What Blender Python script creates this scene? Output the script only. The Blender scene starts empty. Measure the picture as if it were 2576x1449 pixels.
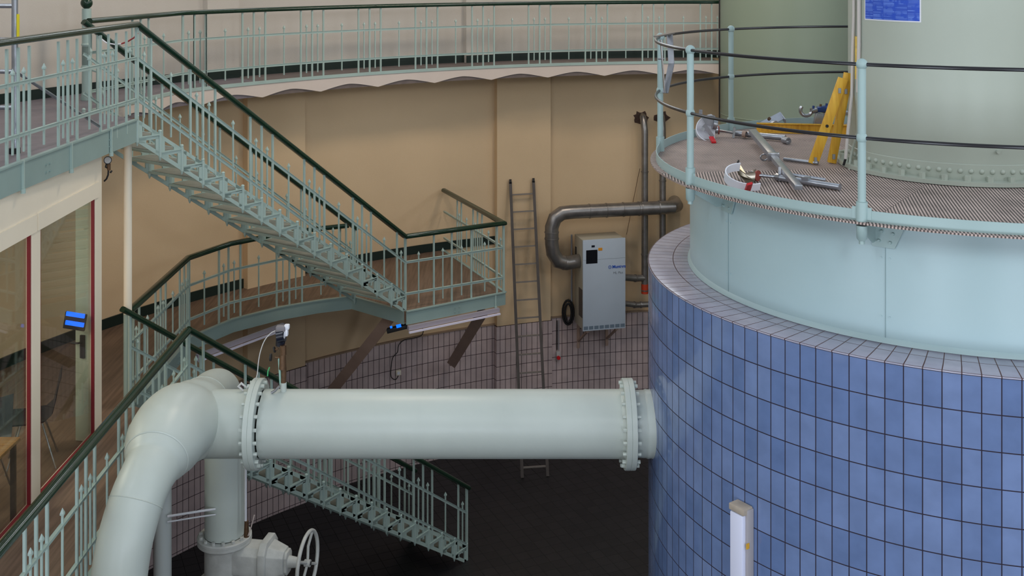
import bpy, bmesh, math, random
from mathutils import Vector, Matrix
random.seed(4)
SC = bpy.context.scene
COL = SC.collection
PI = math.pi
R = math.radians

# ------------------------------------------------------------------ camera, world, lights, exposure
EYE = 8.65                      # eye height above the ground floor (camera stands on the gallery, looking level)
cd = bpy.data.cameras.new('camera'); cam = bpy.data.objects.new('camera', cd); COL.objects.link(cam)
cam.location = (0, 0, EYE); cam.rotation_euler = (PI/2, 0, 0)
cd.sensor_width = 36; cd.lens = 36*2818/2576; cd.shift_y = -811.5/2576
cd.clip_start = 0.05; cd.clip_end = 100
SC.camera = cam

W = bpy.data.worlds.new('world'); SC.world = W; W.use_nodes = True
bgn = W.node_tree.nodes['Background']; bgn.inputs[0].default_value = (0.74, 0.86, 1.0, 1); bgn.inputs[1].default_value = 0.85

AX, AY = 3.97, 10.0             # axis of the round hall and of the tank
def pol(r, a, z=0.0):
    return Vector((AX + r*math.cos(R(a)), AY + r*math.sin(R(a)), z))

def area(name, loc, target, sx, sy, power, col, spread=180):
    l = bpy.data.lights.new(name, 'AREA'); l.shape = 'RECTANGLE'; l.size = sx; l.size_y = sy
    l.energy = power; l.color = col; l.spread = R(spread)
    o = bpy.data.objects.new(name, l); COL.objects.link(o); o.location = loc
    o.rotation_euler = (Vector(target) - Vector(loc)).to_track_quat('-Z', 'Y').to_euler()
    return o
# tall daylight windows in the upper wall, on the camera's side of the hall
for a, p in ((-158, 170), (-128, 190), (-98, 260), (-68, 300), (-38, 240), (-8, 210), (22, 170)):
    area('window_and_fill', pol(10.85, a, 10.3), pol(2.0, a, 5.2), 1.3, 3.2, p, (0.86, 0.93, 1.0))
for a in (58, 82, 106, 130, 154, 178):  # unseen far-side lights, added for highlights on rails and pipe tops
    area('window_and_fill', pol(10.85, a, 10.9), pol(0.0, a, 4.5), 1.2, 2.4, 62, (0.90, 0.95, 1.0))
# smaller windows of the middle floor, below the gallery on the camera's side
for a, p in ((-142, 95), (-118, 130), (-92, 135), (-64, 120)):
    area('window_and_fill', pol(10.85, a, 4.7), pol(2.0, a, 3.6), 1.5, 2.2, p, (0.76, 0.86, 1.0))
# added fill light, no visible source, to brighten the cabin interior
area('cabin_fill', (-6.2, 9.6, 6.55), (-6.2, 9.6, 3), 1.2, 2.4, 85, (1.0, 0.93, 0.80))
# warm lamps under the ceiling
for a in (100, 150):
    area('lamp_light', pol(6.3, a, 11.6), pol(9.5, a, 3), 1.0, 1.0, 110, (1.0, 0.84, 0.66))
SC.view_settings.view_transform = 'Standard'
SC.view_settings.look = 'None'
SC.view_settings.exposure = 0.0
SC.view_settings.gamma = 1.0

# ------------------------------------------------------------------ materials
def lin(c):
    return tuple(((v/255)/12.92 if v/255 <= 0.04045 else ((v/255+0.055)/1.055)**2.4) for v in c) + (1.0,)
MATS = {}
def mat(name, rgb, rough=0.5, metal=0.0, var=0.0, vscale=3.0, bump=0.0, bscale=60.0, spec=0.5, emit=None, coat=0.0, rgb2=None, stretch=None):
    if name in MATS: return MATS[name]
    m = bpy.data.materials.new(name); m.use_nodes = True; MATS[name] = m
    nt = m.node_tree; b = nt.nodes['Principled BSDF']
    b.inputs['Base Color'].default_value = lin(rgb); b.inputs['Roughness'].default_value = rough
    b.inputs['Metallic'].default_value = metal; b.inputs['Specular IOR Level'].default_value = spec
    b.inputs['Coat Weight'].default_value = coat
    tc = nt.nodes.new('ShaderNodeTexCoord'); mp = nt.nodes.new('ShaderNodeMapping')
    nt.links.new(tc.outputs['Object'], mp.inputs[0])
    if stretch: mp.inputs['Scale'].default_value = stretch
    if var or rgb2:
        n = nt.nodes.new('ShaderNodeTexNoise'); n.inputs['Scale'].default_value = vscale; n.inputs['Detail'].default_value = 6
        nt.links.new(mp.outputs[0], n.inputs['Vector'])
        mx = nt.nodes.new('ShaderNodeMix'); mx.data_type = 'RGBA'
        c1 = lin(rgb); c2 = lin(rgb2) if rgb2 else tuple(v*(1-var) for v in c1[:3]) + (1,)
        mx.inputs[6].default_value = c1; mx.inputs[7].default_value = c2
        rp = nt.nodes.new('ShaderNodeMapRange'); rp.inputs[1].default_value = 0.38; rp.inputs[2].default_value = 0.66
        nt.links.new(n.outputs[0], rp.inputs[0]); nt.links.new(rp.outputs[0], mx.inputs[0])
        nt.links.new(mx.outputs[2], b.inputs['Base Color'])
    if bump:
        n2 = nt.nodes.new('ShaderNodeTexNoise'); n2.inputs['Scale'].default_value = bscale; n2.inputs['Detail'].default_value = 4
        nt.links.new(mp.outputs[0], n2.inputs['Vector'])
        bp = nt.nodes.new('ShaderNodeBump'); bp.inputs['Strength'].default_value = bump; bp.inputs['Distance'].default_value = 0.01
        nt.links.new(n2.outputs[0], bp.inputs['Height']); nt.links.new(bp.outputs[0], b.inputs['Normal'])
    if emit:
        b.inputs['Emission Color'].default_value = lin(emit[0]); b.inputs['Emission Strength'].default_value = emit[1]
    return m

def tile_mat(name, c1, c2, mortar, bw, rh, ms, rough=0.2, bump=0.35, cloudy=0.0, dirt=None):
    m = bpy.data.materials.new(name); m.use_nodes = True; MATS[name] = m
    nt = m.node_tree; b = nt.nodes['Principled BSDF']
    uv = nt.nodes.new('ShaderNodeUVMap')
    bt = nt.nodes.new('ShaderNodeTexBrick'); bt.offset = 0; bt.squash = 1
    bt.inputs['Scale'].default_value = 1; bt.inputs['Brick Width'].default_value = bw; bt.inputs['Row Height'].default_value = rh
    bt.inputs['Mortar Size'].default_value = ms; bt.inputs['Mortar Smooth'].default_value = 0.15; bt.inputs['Bias'].default_value = 0
    bt.inputs['Color1'].default_value = lin(c1); bt.inputs['Color2'].default_value = lin(c2); bt.inputs['Mortar'].default_value = lin(mortar)
    nt.links.new(uv.outputs[0], bt.inputs['Vector'])
    src = bt.outputs['Color']
    if cloudy:
        n = nt.nodes.new('ShaderNodeTexNoise'); n.inputs['Scale'].default_value = 5; n.inputs['Detail'].default_value = 3
        nt.links.new(uv.outputs[0], n.inputs['Vector'])
        hs = nt.nodes.new('ShaderNodeHueSaturation'); mr = nt.nodes.new('ShaderNodeMapRange')
        mr.inputs[1].default_value = 0.35; mr.inputs[2].default_value = 0.65; mr.inputs[3].default_value = 1-cloudy; mr.inputs[4].default_value = 1+cloudy
        nt.links.new(n.outputs[0], mr.inputs[0]); nt.links.new(mr.outputs[0], hs.inputs['Value']); nt.links.new(src, hs.inputs['Color'])
        src = hs.outputs[0]
    nt.links.new(src, b.inputs['Base Color'])
    mr2 = nt.nodes.new('ShaderNodeMapRange'); mr2.inputs[3].default_value = rough; mr2.inputs[4].default_value = 0.85
    nt.links.new(bt.outputs['Fac'], mr2.inputs[0]); nt.links.new(mr2.outputs[0], b.inputs['Roughness'])
    # joint depth plus a slight wave of the glaze
    n3 = nt.nodes.new('ShaderNodeTexNoise'); n3.inputs['Scale'].default_value = 9; n3.inputs['Detail'].default_value = 1
    nt.links.new(uv.outputs[0], n3.inputs['Vector'])
    inv = nt.nodes.new('ShaderNodeMath'); inv.operation = 'MULTIPLY_ADD'; inv.inputs[1].default_value = -1.0
    sc = nt.nodes.new('ShaderNodeMath'); sc.operation = 'MULTIPLY'; sc.inputs[1].default_value = 0.5
    nt.links.new(n3.outputs[0], sc.inputs[0]); nt.links.new(bt.outputs['Fac'], inv.inputs[0]); nt.links.new(sc.outputs[0], inv.inputs[2])
    bp = nt.nodes.new('ShaderNodeBump'); bp.inputs['Strength'].default_value = bump; bp.inputs['Distance'].default_value = 0.004
    nt.links.new(inv.outputs[0], bp.inputs['Height']); nt.links.new(bp.outputs[0], b.inputs['Normal'])
    return m

MINT = mat('mint_paint', (166, 187, 181), 0.38, var=0.10, vscale=2.5, bump=0.05)
RIMM = mat('rim_paint', (160, 184, 184), 0.4, var=0.07, vscale=1.5)
MINT_D = mat('mint_paint_fascia', (146, 168, 164), 0.45, var=0.12, vscale=1.6)
STEEL = mat('pale_aqua_paint', (168, 193, 198), 0.36, var=0.07, vscale=0.9, bump=0.04, bscale=25)
PIPEM = mat('pipe_paint', (188, 197, 191), 0.38, var=0.08, vscale=1.6, bump=0.04, bscale=30)
COLM = mat('column_paint', (174, 182, 170), 0.35, var=0.06, vscale=0.8, bump=0.06, bscale=18)
BACKG = mat('shaft_paint', (142, 156, 138), 0.42, var=0.07, vscale=0.5, bump=0.05, bscale=14)
HAND = mat('dark_green_paint', (22, 50, 36), 0.16, var=0.25, vscale=6)
BLACKR = mat('black_rail_paint', (26, 26, 32), 0.28)
CHROME = mat('bare_steel', (170, 172, 178), 0.28, metal=1.0, var=0.15, vscale=12)
ALU = mat('zinc_plated_steel', (172, 176, 184), 0.34, metal=0.85, var=0.12, vscale=14)
GREYM = mat('grey_galvanised_duct', (150, 146, 144), 0.34, metal=0.75, var=0.25, vscale=7)
WALLT = mat('tan_wall_paint', (216, 189, 153), 0.75, var=0.07, vscale=0.6, bump=0.25, bscale=90)
WALLU = mat('pale_wall_paint', (196, 189, 180), 0.75, var=0.06, vscale=0.5, bump=0.25, bscale=90)
CREAM = mat('cream_paint', (238, 228, 208), 0.55, var=0.05, vscale=1.2)
FASC = mat('cream_plaster', (214, 200, 190), 0.7, var=0.05, vscale=2)
BASEM = mat('dark_green_skirting', (20, 38, 34), 0.4)
RED = mat('red_seal', (120, 22, 34), 0.5)
DARK = mat('black_rubber', (24, 24, 27), 0.6)
GALF = mat('gallery_linoleum', (112, 100, 96), 0.55, var=0.18, vscale=9)
WOODF = mat('brown_plank_floor', (122, 101, 86), 0.5, rgb2=(98, 79, 66), vscale=2.0, stretch=(14, 0.7, 1))
GROUND = tile_mat('black_floor_tile', (30, 29, 32), (22, 22, 25), (12, 12, 13), 0.2, 0.2, 0.006, rough=0.5)
BLUET = tile_mat('blue_glazed_tile', (96, 118, 162), (112, 132, 174), (34, 26, 44), 2*PI*2.732/140, 0.2448, 0.0042, rough=0.10, cloudy=0.08)
COPE = tile_mat('coping_tile_sheen', (160, 160, 180), (172, 170, 186), (84, 62, 62), 2*PI*2.732/140, 0.2448, 0.0042, rough=0.22, cloudy=0.08)  # weathered blue tile, its colour paled for the window reflection on top
PURPT = tile_mat('dull_mauve_tile', (186, 168, 168), (198, 180, 180), (52, 38, 40), 0.104, 0.24, 0.005, rough=0.4, cloudy=0.08)
BROWN = mat('brown_steel', (168, 142, 128), 0.6, var=0.1)
WHITE = mat('white_enamel', (214, 216, 222), 0.4)
WPLAS = mat('white_plastic', (228, 230, 238), 0.35)
REDP = mat('red_plastic', (200, 24, 34), 0.4)
ORANGE = mat('orange_red_paint', (190, 64, 36), 0.5)
BRASS = mat('old_brass', (110, 84, 62), 0.45, metal=0.6, var=0.3, vscale=30)
YELW = mat('yellow_painted_wood', (226, 178, 58), 0.55, rgb2=(206, 152, 40), vscale=5, stretch=(8, 8, 1))
UNITW = mat('pale_grey_cabinet', (186, 198, 212), 0.42, var=0.03)
UNITS = mat('grey_cabinet_side', (176, 172, 158), 0.5)
BLUEP = mat('blue_print', (30, 80, 180), 0.5)
BLUEC = mat('blue_coupler', (50, 74, 130), 0.4, metal=0.5)
PINK = mat('lilac_trunking', (168, 160, 170), 0.45)
DIFF = mat('lamp_diffuser', (214, 218, 240), 0.3, spec=0.5)
DUSTY = mat('dusty_plastic', (178, 166, 152), 0.8, var=0.2, vscale=12)
SCREEN = mat('blue_screen_glint', (20, 90, 255), 0.4, emit=((5, 110, 255), 1.3))  # landing device displays, and the added reflection bars in the cabin
OAK = mat('desk_wood', (170, 130, 80), 0.4, rgb2=(140, 100, 60), vscale=4, stretch=(1, 12, 1))
DOORM = mat('grey_green_door_paint', (168, 176, 160), 0.5)
CASTIRON = mat('pale_valve_paint', (190, 192, 188), 0.5, var=0.16, vscale=9, bump=0.2, bscale=30)

def glass_mat():
    m = bpy.data.materials.new('window_glass'); m.use_nodes = True
    nt = m.node_tree; nt.nodes.clear()
    out = nt.nodes.new('ShaderNodeOutputMaterial'); mx = nt.nodes.new('ShaderNodeMixShader')
    tr = nt.nodes.new('ShaderNodeBsdfTransparent'); tr.inputs[0].default_value = (0.90, 0.93, 0.90, 1)
    gl = nt.nodes.new('ShaderNodeBsdfGlossy'); gl.inputs['Roughness'].default_value = 0.02
    lw = nt.nodes.new('ShaderNodeLayerWeight'); lw.inputs[0].default_value = 0.5
    pw = nt.nodes.new('ShaderNodeMath'); pw.operation = 'POWER'; pw.inputs[1].default_value = 5
    ma = nt.nodes.new('ShaderNodeMath'); ma.operation = 'MULTIPLY_ADD'; ma.inputs[1].default_value = 0.9; ma.inputs[2].default_value = 0.04
    nt.links.new(lw.outputs['Facing'], pw.inputs[0]); nt.links.new(pw.outputs[0], ma.inputs[0]); nt.links.new(ma.outputs[0], mx.inputs[0]); nt.links.new(tr.outputs[0], mx.inputs[1]); nt.links.new(gl.outputs[0], mx.inputs[2])
    nt.links.new(mx.outputs[0], out.inputs[0])
    return m
GLASS = glass_mat()

def grate_mat():
    m = bpy.data.materials.new('ribbed_grating'); m.use_nodes = True
    nt = m.node_tree; b = nt.nodes['Principled BSDF']; b.inputs['Roughness'].default_value = 0.6
    uv = nt.nodes.new('ShaderNodeUVMap')
    wv = nt.nodes.new('ShaderNodeTexWave'); wv.wave_type = 'BANDS'; wv.bands_direction = 'X'; wv.inputs['Scale'].default_value = 2*PI/20/0.024
    wv.inputs['Distortion'].default_value = 0.4; wv.inputs['Detail'].default_value = 2; wv.inputs['Detail Scale'].default_value = 1.5
    nt.links.new(uv.outputs[0], wv.inputs['Vector'])
    nz = nt.nodes.new('ShaderNodeTexNoise'); nz.inputs['Scale'].default_value = 3.2; nz.inputs['Detail'].default_value = 9
    nt.links.new(uv.outputs[0], nz.inputs['Vector'])
    mx = nt.nodes.new('ShaderNodeMix'); mx.data_type = 'RGBA'
    mx.inputs[6].default_value = lin((50, 45, 45)); mx.inputs[7].default_value = lin((208, 186, 178))
    nt.links.new(wv.outputs['Fac'], mx.inputs[0])
    m2 = nt.nodes.new('ShaderNodeMix'); m2.data_type = 'RGBA'; m2.blend_type = 'MULTIPLY'; m2.inputs[0].default_value = 0.6
    mr = nt.nodes.new('ShaderNodeMapRange'); mr.inputs[1].default_value = 0.3; mr.inputs[2].default_value = 0.7; mr.inputs[3].default_value = 0.55; mr.inputs[4].default_value = 1.2
    nt.links.new(nz.outputs[0], mr.inputs[0]); nt.links.new(mx.outputs[2], m2.inputs[6]); nt.links.new(mr.outputs[0], m2.inputs[7])
    nt.links.new(m2.outputs[2], b.inputs['Base Color'])
    bp = nt.nodes.new('ShaderNodeBump'); bp.inputs['Strength'].default_value = 0.7; bp.inputs['Distance'].default_value = 0.004
    nt.links.new(wv.outputs['Fac'], bp.inputs['Height']); nt.links.new(bp.outputs[0], b.inputs['Normal'])
    return m
GRATE = grate_mat()

def notice_mat():
    m = bpy.data.materials.new('printed_notice'); m.use_nodes = True
    nt = m.node_tree; b = nt.nodes['Principled BSDF']; b.inputs['Roughness'].default_value = 0.45
    uv = nt.nodes.new('ShaderNodeUVMap')
    bt = nt.nodes.new('ShaderNodeTexBrick'); bt.offset = 0.0
    bt.inputs['Scale'].default_value = 1; bt.inputs['Brick Width'].default_value = 0.2; bt.inputs['Row Height'].default_value = 0.018
    bt.inputs['Mortar Size'].default_value = 0.004; bt.inputs['Color1'].default_value = lin((112, 150, 235)); bt.inputs['Color2'].default_value = lin((30, 74, 184)); bt.inputs['Mortar'].default_value = lin((22, 66, 178))
    nt.links.new(uv.outputs[0], bt.inputs['Vector'])
    nz = nt.nodes.new('ShaderNodeTexNoise'); nz.inputs['Scale'].default_value = 9
    nt.links.new(uv.outputs[0], nz.inputs['Vector'])
    mx = nt.nodes.new('ShaderNodeMix'); mx.data_type = 'RGBA'; mx.inputs[7].default_value = lin((30, 76, 190))
    mr = nt.nodes.new('ShaderNodeMapRange'); mr.inputs[1].default_value = 0.5; mr.inputs[2].default_value = 0.6
    nt.links.new(nz.outputs[0], mr.inputs[0]); nt.links.new(mr.outputs[0], mx.inputs[0]); nt.links.new(bt.outputs[0], mx.inputs[6])
    nt.links.new(mx.outputs[2], b.inputs['Base Color'])
    return m
NOTICE = notice_mat()

# ------------------------------------------------------------------ mesh helpers
ORG = {}          # world origin of every empty, so world-space meshes can be re-based on their thing
def V(*a): return Vector(a)

def thing(name, label, cat, loc, group=None):
    o = bpy.data.objects.new(name, None); COL.objects.link(o); o.location = loc; o.empty_display_size = 0.1
    o['label'] = label; o['category'] = cat
    if group: o['group'] = group
    ORG[o] = Vector(loc)
    return o
def tag(o, label, cat, group=None):
    o['label'] = label; o['category'] = cat
    if group: o['group'] = group
    return o
def struct(o):
    o['kind'] = 'structure'; return o

class MB:
    """collects shapes in world coordinates and links them as one mesh object"""
    def __init__(s): s.bm = bmesh.new(); s.uv = None
    def face(s, vs):
        try: return s.bm.faces.new(vs)
        except ValueError: return None
    def box(s, c, size, rot=None, taper=1.0):
        c = Vector(c); M = rot if isinstance(rot, Matrix) else (Matrix.Rotation(rot, 3, 'Z') if rot else Matrix.Identity(3))
        vs = []
        for z in (-.5, .5):
            k = taper if z > 0 else 1
            for x, y in ((-.5, -.5), (.5, -.5), (.5, .5), (-.5, .5)):
                vs.append(s.bm.verts.new(c + M @ Vector((x*size[0]*k, y*size[1]*k, z*size[2]))))
        for f in ((0, 3, 2, 1), (4, 5, 6, 7), (0, 1, 5, 4), (1, 2, 6, 5), (2, 3, 7, 6), (3, 0, 4, 7)): s.face([vs[i] for i in f])
        return s
    def bar(s, a, b, w, h, up=V(0, 0, 1)):
        """rectangular bar from a to b; w across, h along up"""
        a = Vector(a); b = Vector(b); d = (b-a).normalized(); side = d.cross(up)
        if side.length < 1e-5: side = d.cross(V(1, 0, 0))
        side.normalize(); u = side.cross(d).normalized(); vs = []
        for p in (a, b):
            for x, y in ((-.5, -.5), (.5, -.5), (.5, .5), (-.5, .5)): vs.append(s.bm.verts.new(p + side*x*w + u*y*h))
        for f in ((3, 2, 1, 0), (4, 5, 6, 7), (0, 1, 5, 4), (1, 2, 6, 5), (2, 3, 7, 6), (3, 0, 4, 7)): s.face([vs[i] for i in f])
        return s
    def cyl(s, a, b, r, n=16, r2=None, cap=True):
        a = Vector(a); b = Vector(b); d = (b-a).normalized()
        x = d.orthogonal().normalized(); y = d.cross(x); r2 = r if r2 is None else r2; ra = []; rb = []
        for i in range(n):
            t = 2*PI*i/n; o = x*math.cos(t) + y*math.sin(t)
            ra.append(s.bm.verts.new(a + o*r)); rb.append(s.bm.verts.new(b + o*r2))
        for i in range(n): s.face([ra[i], ra[(i+1) % n], rb[(i+1) % n], rb[i]])
        if cap: s.face(ra[::-1]); s.face(rb)
        return s
    def tube(s, pts, r, n=12, prof=None, cap=True, up=None, closed=False):
        """sweep a circle (or a profile list of (side, up) pairs) along pts, mitred at the corners; r may be a list"""
        pts = [Vector(p) for p in pts]; m = len(pts); rings = []; X = None
        for i, p in enumerate(pts):
            if closed: d1 = (p - pts[i-1]).normalized(); d2 = (pts[(i+1) % m] - p).normalized()
            else:
                d1 = (p - pts[i-1]).normalized() if i else (pts[1]-p).normalized()
                d2 = (pts[i+1]-p).normalized() if i < m-1 else d1
            t = (d1 + d2).normalized()
            if up is not None:
                X = t.cross(up).normalized(); Y = X.cross(t).normalized()
            else:
                X = (d1.orthogonal() if X is None else X - t*X.dot(t)).normalized(); Y = t.cross(X)
            k = 1/max(0.35, math.sqrt(max(0.05, (1 + d1.dot(d2))/2)))
            bend = d2 - d1; bend = bend - t*bend.dot(t)
            bn = bend.normalized() if bend.length > 1e-6 else None
            rr = r[i] if isinstance(r, (list, tuple)) else r
            ring = []
            shape = prof if prof else [(rr*math.cos(2*PI*j/n), rr*math.sin(2*PI*j/n)) for j in range(n)]
            for (u, v) in shape:
                o = X*u + Y*v
                if bn is not None: o = o + bn*(o.dot(bn))*(k-1)
                ring.append(s.bm.verts.new(p + o))
            rings.append(ring)
        q = len(rings[0]); segs = m if closed else m-1
        for i in range(segs):
            A = rings[i]; B = rings[(i+1) % m]
            for j in range(q): s.face([A[j], A[(j+1) % q], B[(j+1) % q], B[j]])
        if cap and not closed: s.face(rings[0][::-1]); s.face(rings[-1])
        return s
    def lathe(s, c, axis, prof, n=32, a0=0, a1=360, x0=None):
        """prof: list of (radius, distance along axis)"""
        c = Vector(c); d = Vector(axis).normalized(); x = (x0 or d.orthogonal()).normalized(); y = d.cross(x)
        full = abs(a1-a0) >= 359.9; cols = []
        for i in range(n if full else n+1):
            t = R(a0 + (a1-a0)*i/n); o = x*math.cos(t) + y*math.sin(t)
            cols.append([s.bm.verts.new(c + o*r + d*h) for r, h in prof])
        k = len(cols)
        for i in range(k if full else k-1):
            A = cols[i]; B = cols[(i+1) % k]
            for j in range(len(prof)-1): s.face([A[j], B[j], B[j+1], A[j+1]])
        return s
    def prism(s, outline, z0, z1):
        """vertical prism over a 2D outline"""
        lo = [s.bm.verts.new((p[0], p[1], z0)) for p in outline]; hi = [s.bm.verts.new((p[0], p[1], z1)) for p in outline]
        n = len(lo)
        for i in range(n): s.face([lo[i], lo[(i+1) % n], hi[(i+1) % n], hi[i]])
        s.face(lo[::-1]); s.face(hi); return s
    def plate(s, pts, thick, normal):
        nv = Vector(normal).normalized()*thick/2
        a = [s.bm.verts.new(Vector(p) - nv) for p in pts]; b = [s.bm.verts.new(Vector(p) + nv) for p in pts]
        n = len(a)
        for i in range(n): s.face([a[i], a[(i+1) % n], b[(i+1) % n], b[i]])
        s.face(a[::-1]); s.face(b); return s
    def ball(s, c, r, seg=14, rings=8, sz=1.0):
        prof = [(max(1e-4, r*math.sin(PI*i/rings)), -r*sz*math.cos(PI*i/rings)) for i in range(rings+1)]
        return s.lathe(c, (0, 0, 1), prof, seg)
    def ring(s, r0, r1, z0, z1, a0=0, a1=360, n=120, uvf=None):
        """annular sector slab about the hall axis (r0 inner, r1 outer)"""
        full = abs(a1-a0) >= 359.9; k = n if full else n+1; cols = []
        for i in range(k):
            a = a0 + (a1-a0)*i/n
            cols.append([s.bm.verts.new(pol(r, a, z)) for r, z in ((r0, z0), (r0, z1), (r1, z1), (r1, z0))])
        for i in range(k if full else k-1):
            A = cols[i]; B = cols[(i+1) % k]
            for j in range(4): s.face([A[j], B[j], B[(j+1) % 4], A[(j+1) % 4]])
        if not full: s.face(cols[0]); s.face(cols[-1][::-1])
        return s
    def build(s, name, m, parent=None, root=None, smooth=35, bevel=0):
        bm = s.bm
        bmesh.ops.remove_doubles(bm, verts=bm.verts, dist=1e-5)
        if bevel:
            es = [e for e in bm.edges if len(e.link_faces) == 2 and e.calc_face_angle(0) > R(30)]
            bmesh.ops.bevel(bm, geom=es, offset=bevel, segments=2, affect='EDGES', profile=0.5)
        bmesh.ops.recalc_face_normals(bm, faces=bm.faces)
        org = Vector((0, 0, 0))
        if root is None and parent is not None: root = parent
        while root is not None and root not in ORG: root = root.parent
        if root is not None: org = ORG[root]
        me = bpy.data.meshes.new(name)
        if root is None:   # a thing or structure of one mesh: put its origin at its base
            zs = [v.co.z for v in bm.verts]; xs = [v.co.x for v in bm.verts]; ys = [v.co.y for v in bm.verts]
            org = Vector(((min(xs)+max(xs))/2, (min(ys)+max(ys))/2, min(zs)))
        for f in bm.faces: f.smooth = True
        for e in bm.edges: e.smooth = not (len(e.link_faces) == 2 and e.calc_face_angle(0) > R(smooth))
        bmesh.ops.translate(bm, verts=bm.verts, vec=-org)
        bm.to_mesh(me); bm.free()
        me.materials.append(m)
        o = bpy.data.objects.new(name, me); COL.objects.link(o)
        if parent is not None: o.parent = parent
        else: o.location = org; ORG[o] = org
        o['o'] = tuple(org)
        return o

def set_uv(o, f):
    """f(world point, face normal) -> (u, v)"""
    me = o.data; org = Vector(o['o']); uvl = me.uv_layers.new(name='UVMap')
    for p in me.polygons:
        for li in p.loop_indices:
            uvl.data[li].uv = f(me.vertices[me.loops[li].vertex_index].co + org, p.normal, p.center + org)
def ang_unwrapped(p, c):
    a = math.atan2(p.y-AY, p.x-AX); ac = math.atan2(c.y-AY, c.x-AX)
    while a - ac > PI: a -= 2*PI
    while a - ac < -PI: a += 2*PI
    return a
def text_mesh(txt, size, name, m, parent, M, bold=0.0):
    cu = bpy.data.curves.new('t', 'FONT'); cu.body = txt; cu.size = size; cu.extrude = 0.0012; cu.offset = bold; cu.align_x = 'LEFT'
    to = bpy.data.objects.new('t', cu); COL.objects.link(to); dg = bpy.context.evaluated_depsgraph_get(); dg.update()
    me = bpy.data.meshes.new_from_object(to.evaluated_get(dg)); COL.objects.unlink(to); bpy.data.objects.remove(to)
    me.name = name; me.materials.clear(); me.materials.append(m)
    r = parent
    while r not in ORG: r = r.parent
    me.transform(Matrix.Translation(-ORG[r]) @ M)
    o = bpy.data.objects.new(name, me); COL.objects.link(o); o.parent = parent
    return o
def inst(src, parent, loc, rotz=0, rot=None, name=None):
    """copy of one mesh object under parent; loc in world coordinates"""
    o = src.copy(); COL.objects.link(o); o.parent = parent
    r = parent
    while r not in ORG: r = r.parent
    o.location = Vector(loc) - ORG[r]
    o.rotation_euler = rot if rot is not None else (0, 0, rotz)
    return o
PROTO = []
def proto(mb, name, m, **k):
    """mesh modelled about its own origin, to be copied; the source itself is not kept"""
    o = mb.build(name, m, **k)
    me = o.data; me.transform(Matrix.Translation(Vector(o['o']))); o.location = (0, 0, 0); del o['o']
    PROTO.append(o); return o

# measured place finders: a point on a known level, seen at a known place in the photograph
F_ = 2818.0; CX = 1288.0; Y0 = -87.0
def onz(px, py, z):
    Y = F_*(EYE-z)/(py-Y0); return V((px-CX)/F_*Y, Y, z)
def aty(px, py, Y): return V((px-CX)/F_*Y, Y, EYE-(py-Y0)/F_*Y)
def onr(px, r, far=True):
    u = (px-CX)/F_; a = 1+u*u; b = AY+u*AX; c = AX*AX+AY*AY-r*r
    q = math.sqrt(b*b-a*c); Y = (b+q if far else b-q)/a; return V(u*Y, Y, 0)
def angof(p): return math.degrees(math.atan2(p.y-AY, p.x-AX))

def angof2(q): return math.degrees(math.atan2(q.y-AY, q.x-AX))
ZG, ZM = 6.93, 3.65       # gallery floor, middle floor
RW = 11.0                 # hall wall

# ------------------------------------------------------------------ setting: walls, floors
o = struct(MB().ring(RW, RW+0.25, -0.1, ZG).build('wall_lower', WALLT))
o = struct(MB().ring(RW, RW+0.25, ZG, 12.6).build('wall_upper', WALLU))
mb = MB(); mb.ring(6.0, RW+0.25, 12.6, 12.8, n=96); struct(mb.build('ceiling', WALLU))
mb = MB(); mb.prism([(pol(RW+.25, a).x, pol(RW+.25, a).y) for a in range(0, 360, 4)], -0.25, 0.0)
o = struct(mb.build('floor', GROUND)); set_uv(o, lambda p, n, c: (p.x*0.9+p.y*0.4, p.y*0.9-p.x*0.4))
# mauve tile wainscot with a cap
mb = MB(); mb.ring(RW-0.03, RW, 0, 2.2, 40, 200, n=160); o = struct(mb.build('trim_1', PURPT))
set_uv(o, lambda p, n, c: (ang_unwrapped(p, c)*RW, 2.2-p.z+2.4*10))
mb = MB(); mb.ring(RW-0.045, RW, 2.2, 2.225, 40, 200, n=160); struct(mb.build('trim_2', mat('wainscot_cap', (150, 128, 108), 0.6)))
# pilasters
k = 3
for (x0, x1) in ((622, 767), (1250, 1385)):
    a0 = angof(onr(x1, RW-0.12)); a1 = angof(onr(x0, RW-0.12))
    struct(MB().ring(RW-0.13, RW-0.002, 2.2, ZG-0.25, a0, a1, n=8).build('trim_%d' % k, WALLT)); k += 1
    o = struct(MB().ring(RW-0.15, RW-0.002, 0, 2.2, a0-0.1, a1+0.1, n=8).build('trim_%d' % k, PURPT)); k += 1
    set_uv(o, lambda p, n, c: (ang_unwrapped(p, c)*RW + (0 if abs(n.x*math.cos(ang_unwrapped(c, c))+n.y*math.sin(ang_unwrapped(c, c))) > .7 else (p-pol(RW, 0)).length*0 + math.hypot(p.x-AX, p.y-AY)), 2.2-p.z+24))
for (x0, x1) in ((520, 600), (1172, 1240), (822, 1000)):
    a0 = angof(onr(x1, RW-0.1)); a1 = angof(onr(x0, RW-0.1))
    if x1 == 1000: continue
    struct(MB().ring(RW-0.12, RW-0.002, ZG, 12.5, a0, a1, n=8).build('trim_%d' % k, WALLU)); k += 1
    struct(MB().ring(RW-0.14, RW-0.12, ZG, ZG+0.13, a0, a1, n=8).build('trim_%d' % k, BASEM)); k += 1
struct(MB().ring(RW-0.025, RW, ZG, ZG+0.13, 40, 250, n=160).build('baseboard_upper', BASEM))
struct(MB().ring(RW-0.025, RW, ZM, ZM+0.14, 108, 250, n=120).build('baseboard_middle', BASEM))

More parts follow.
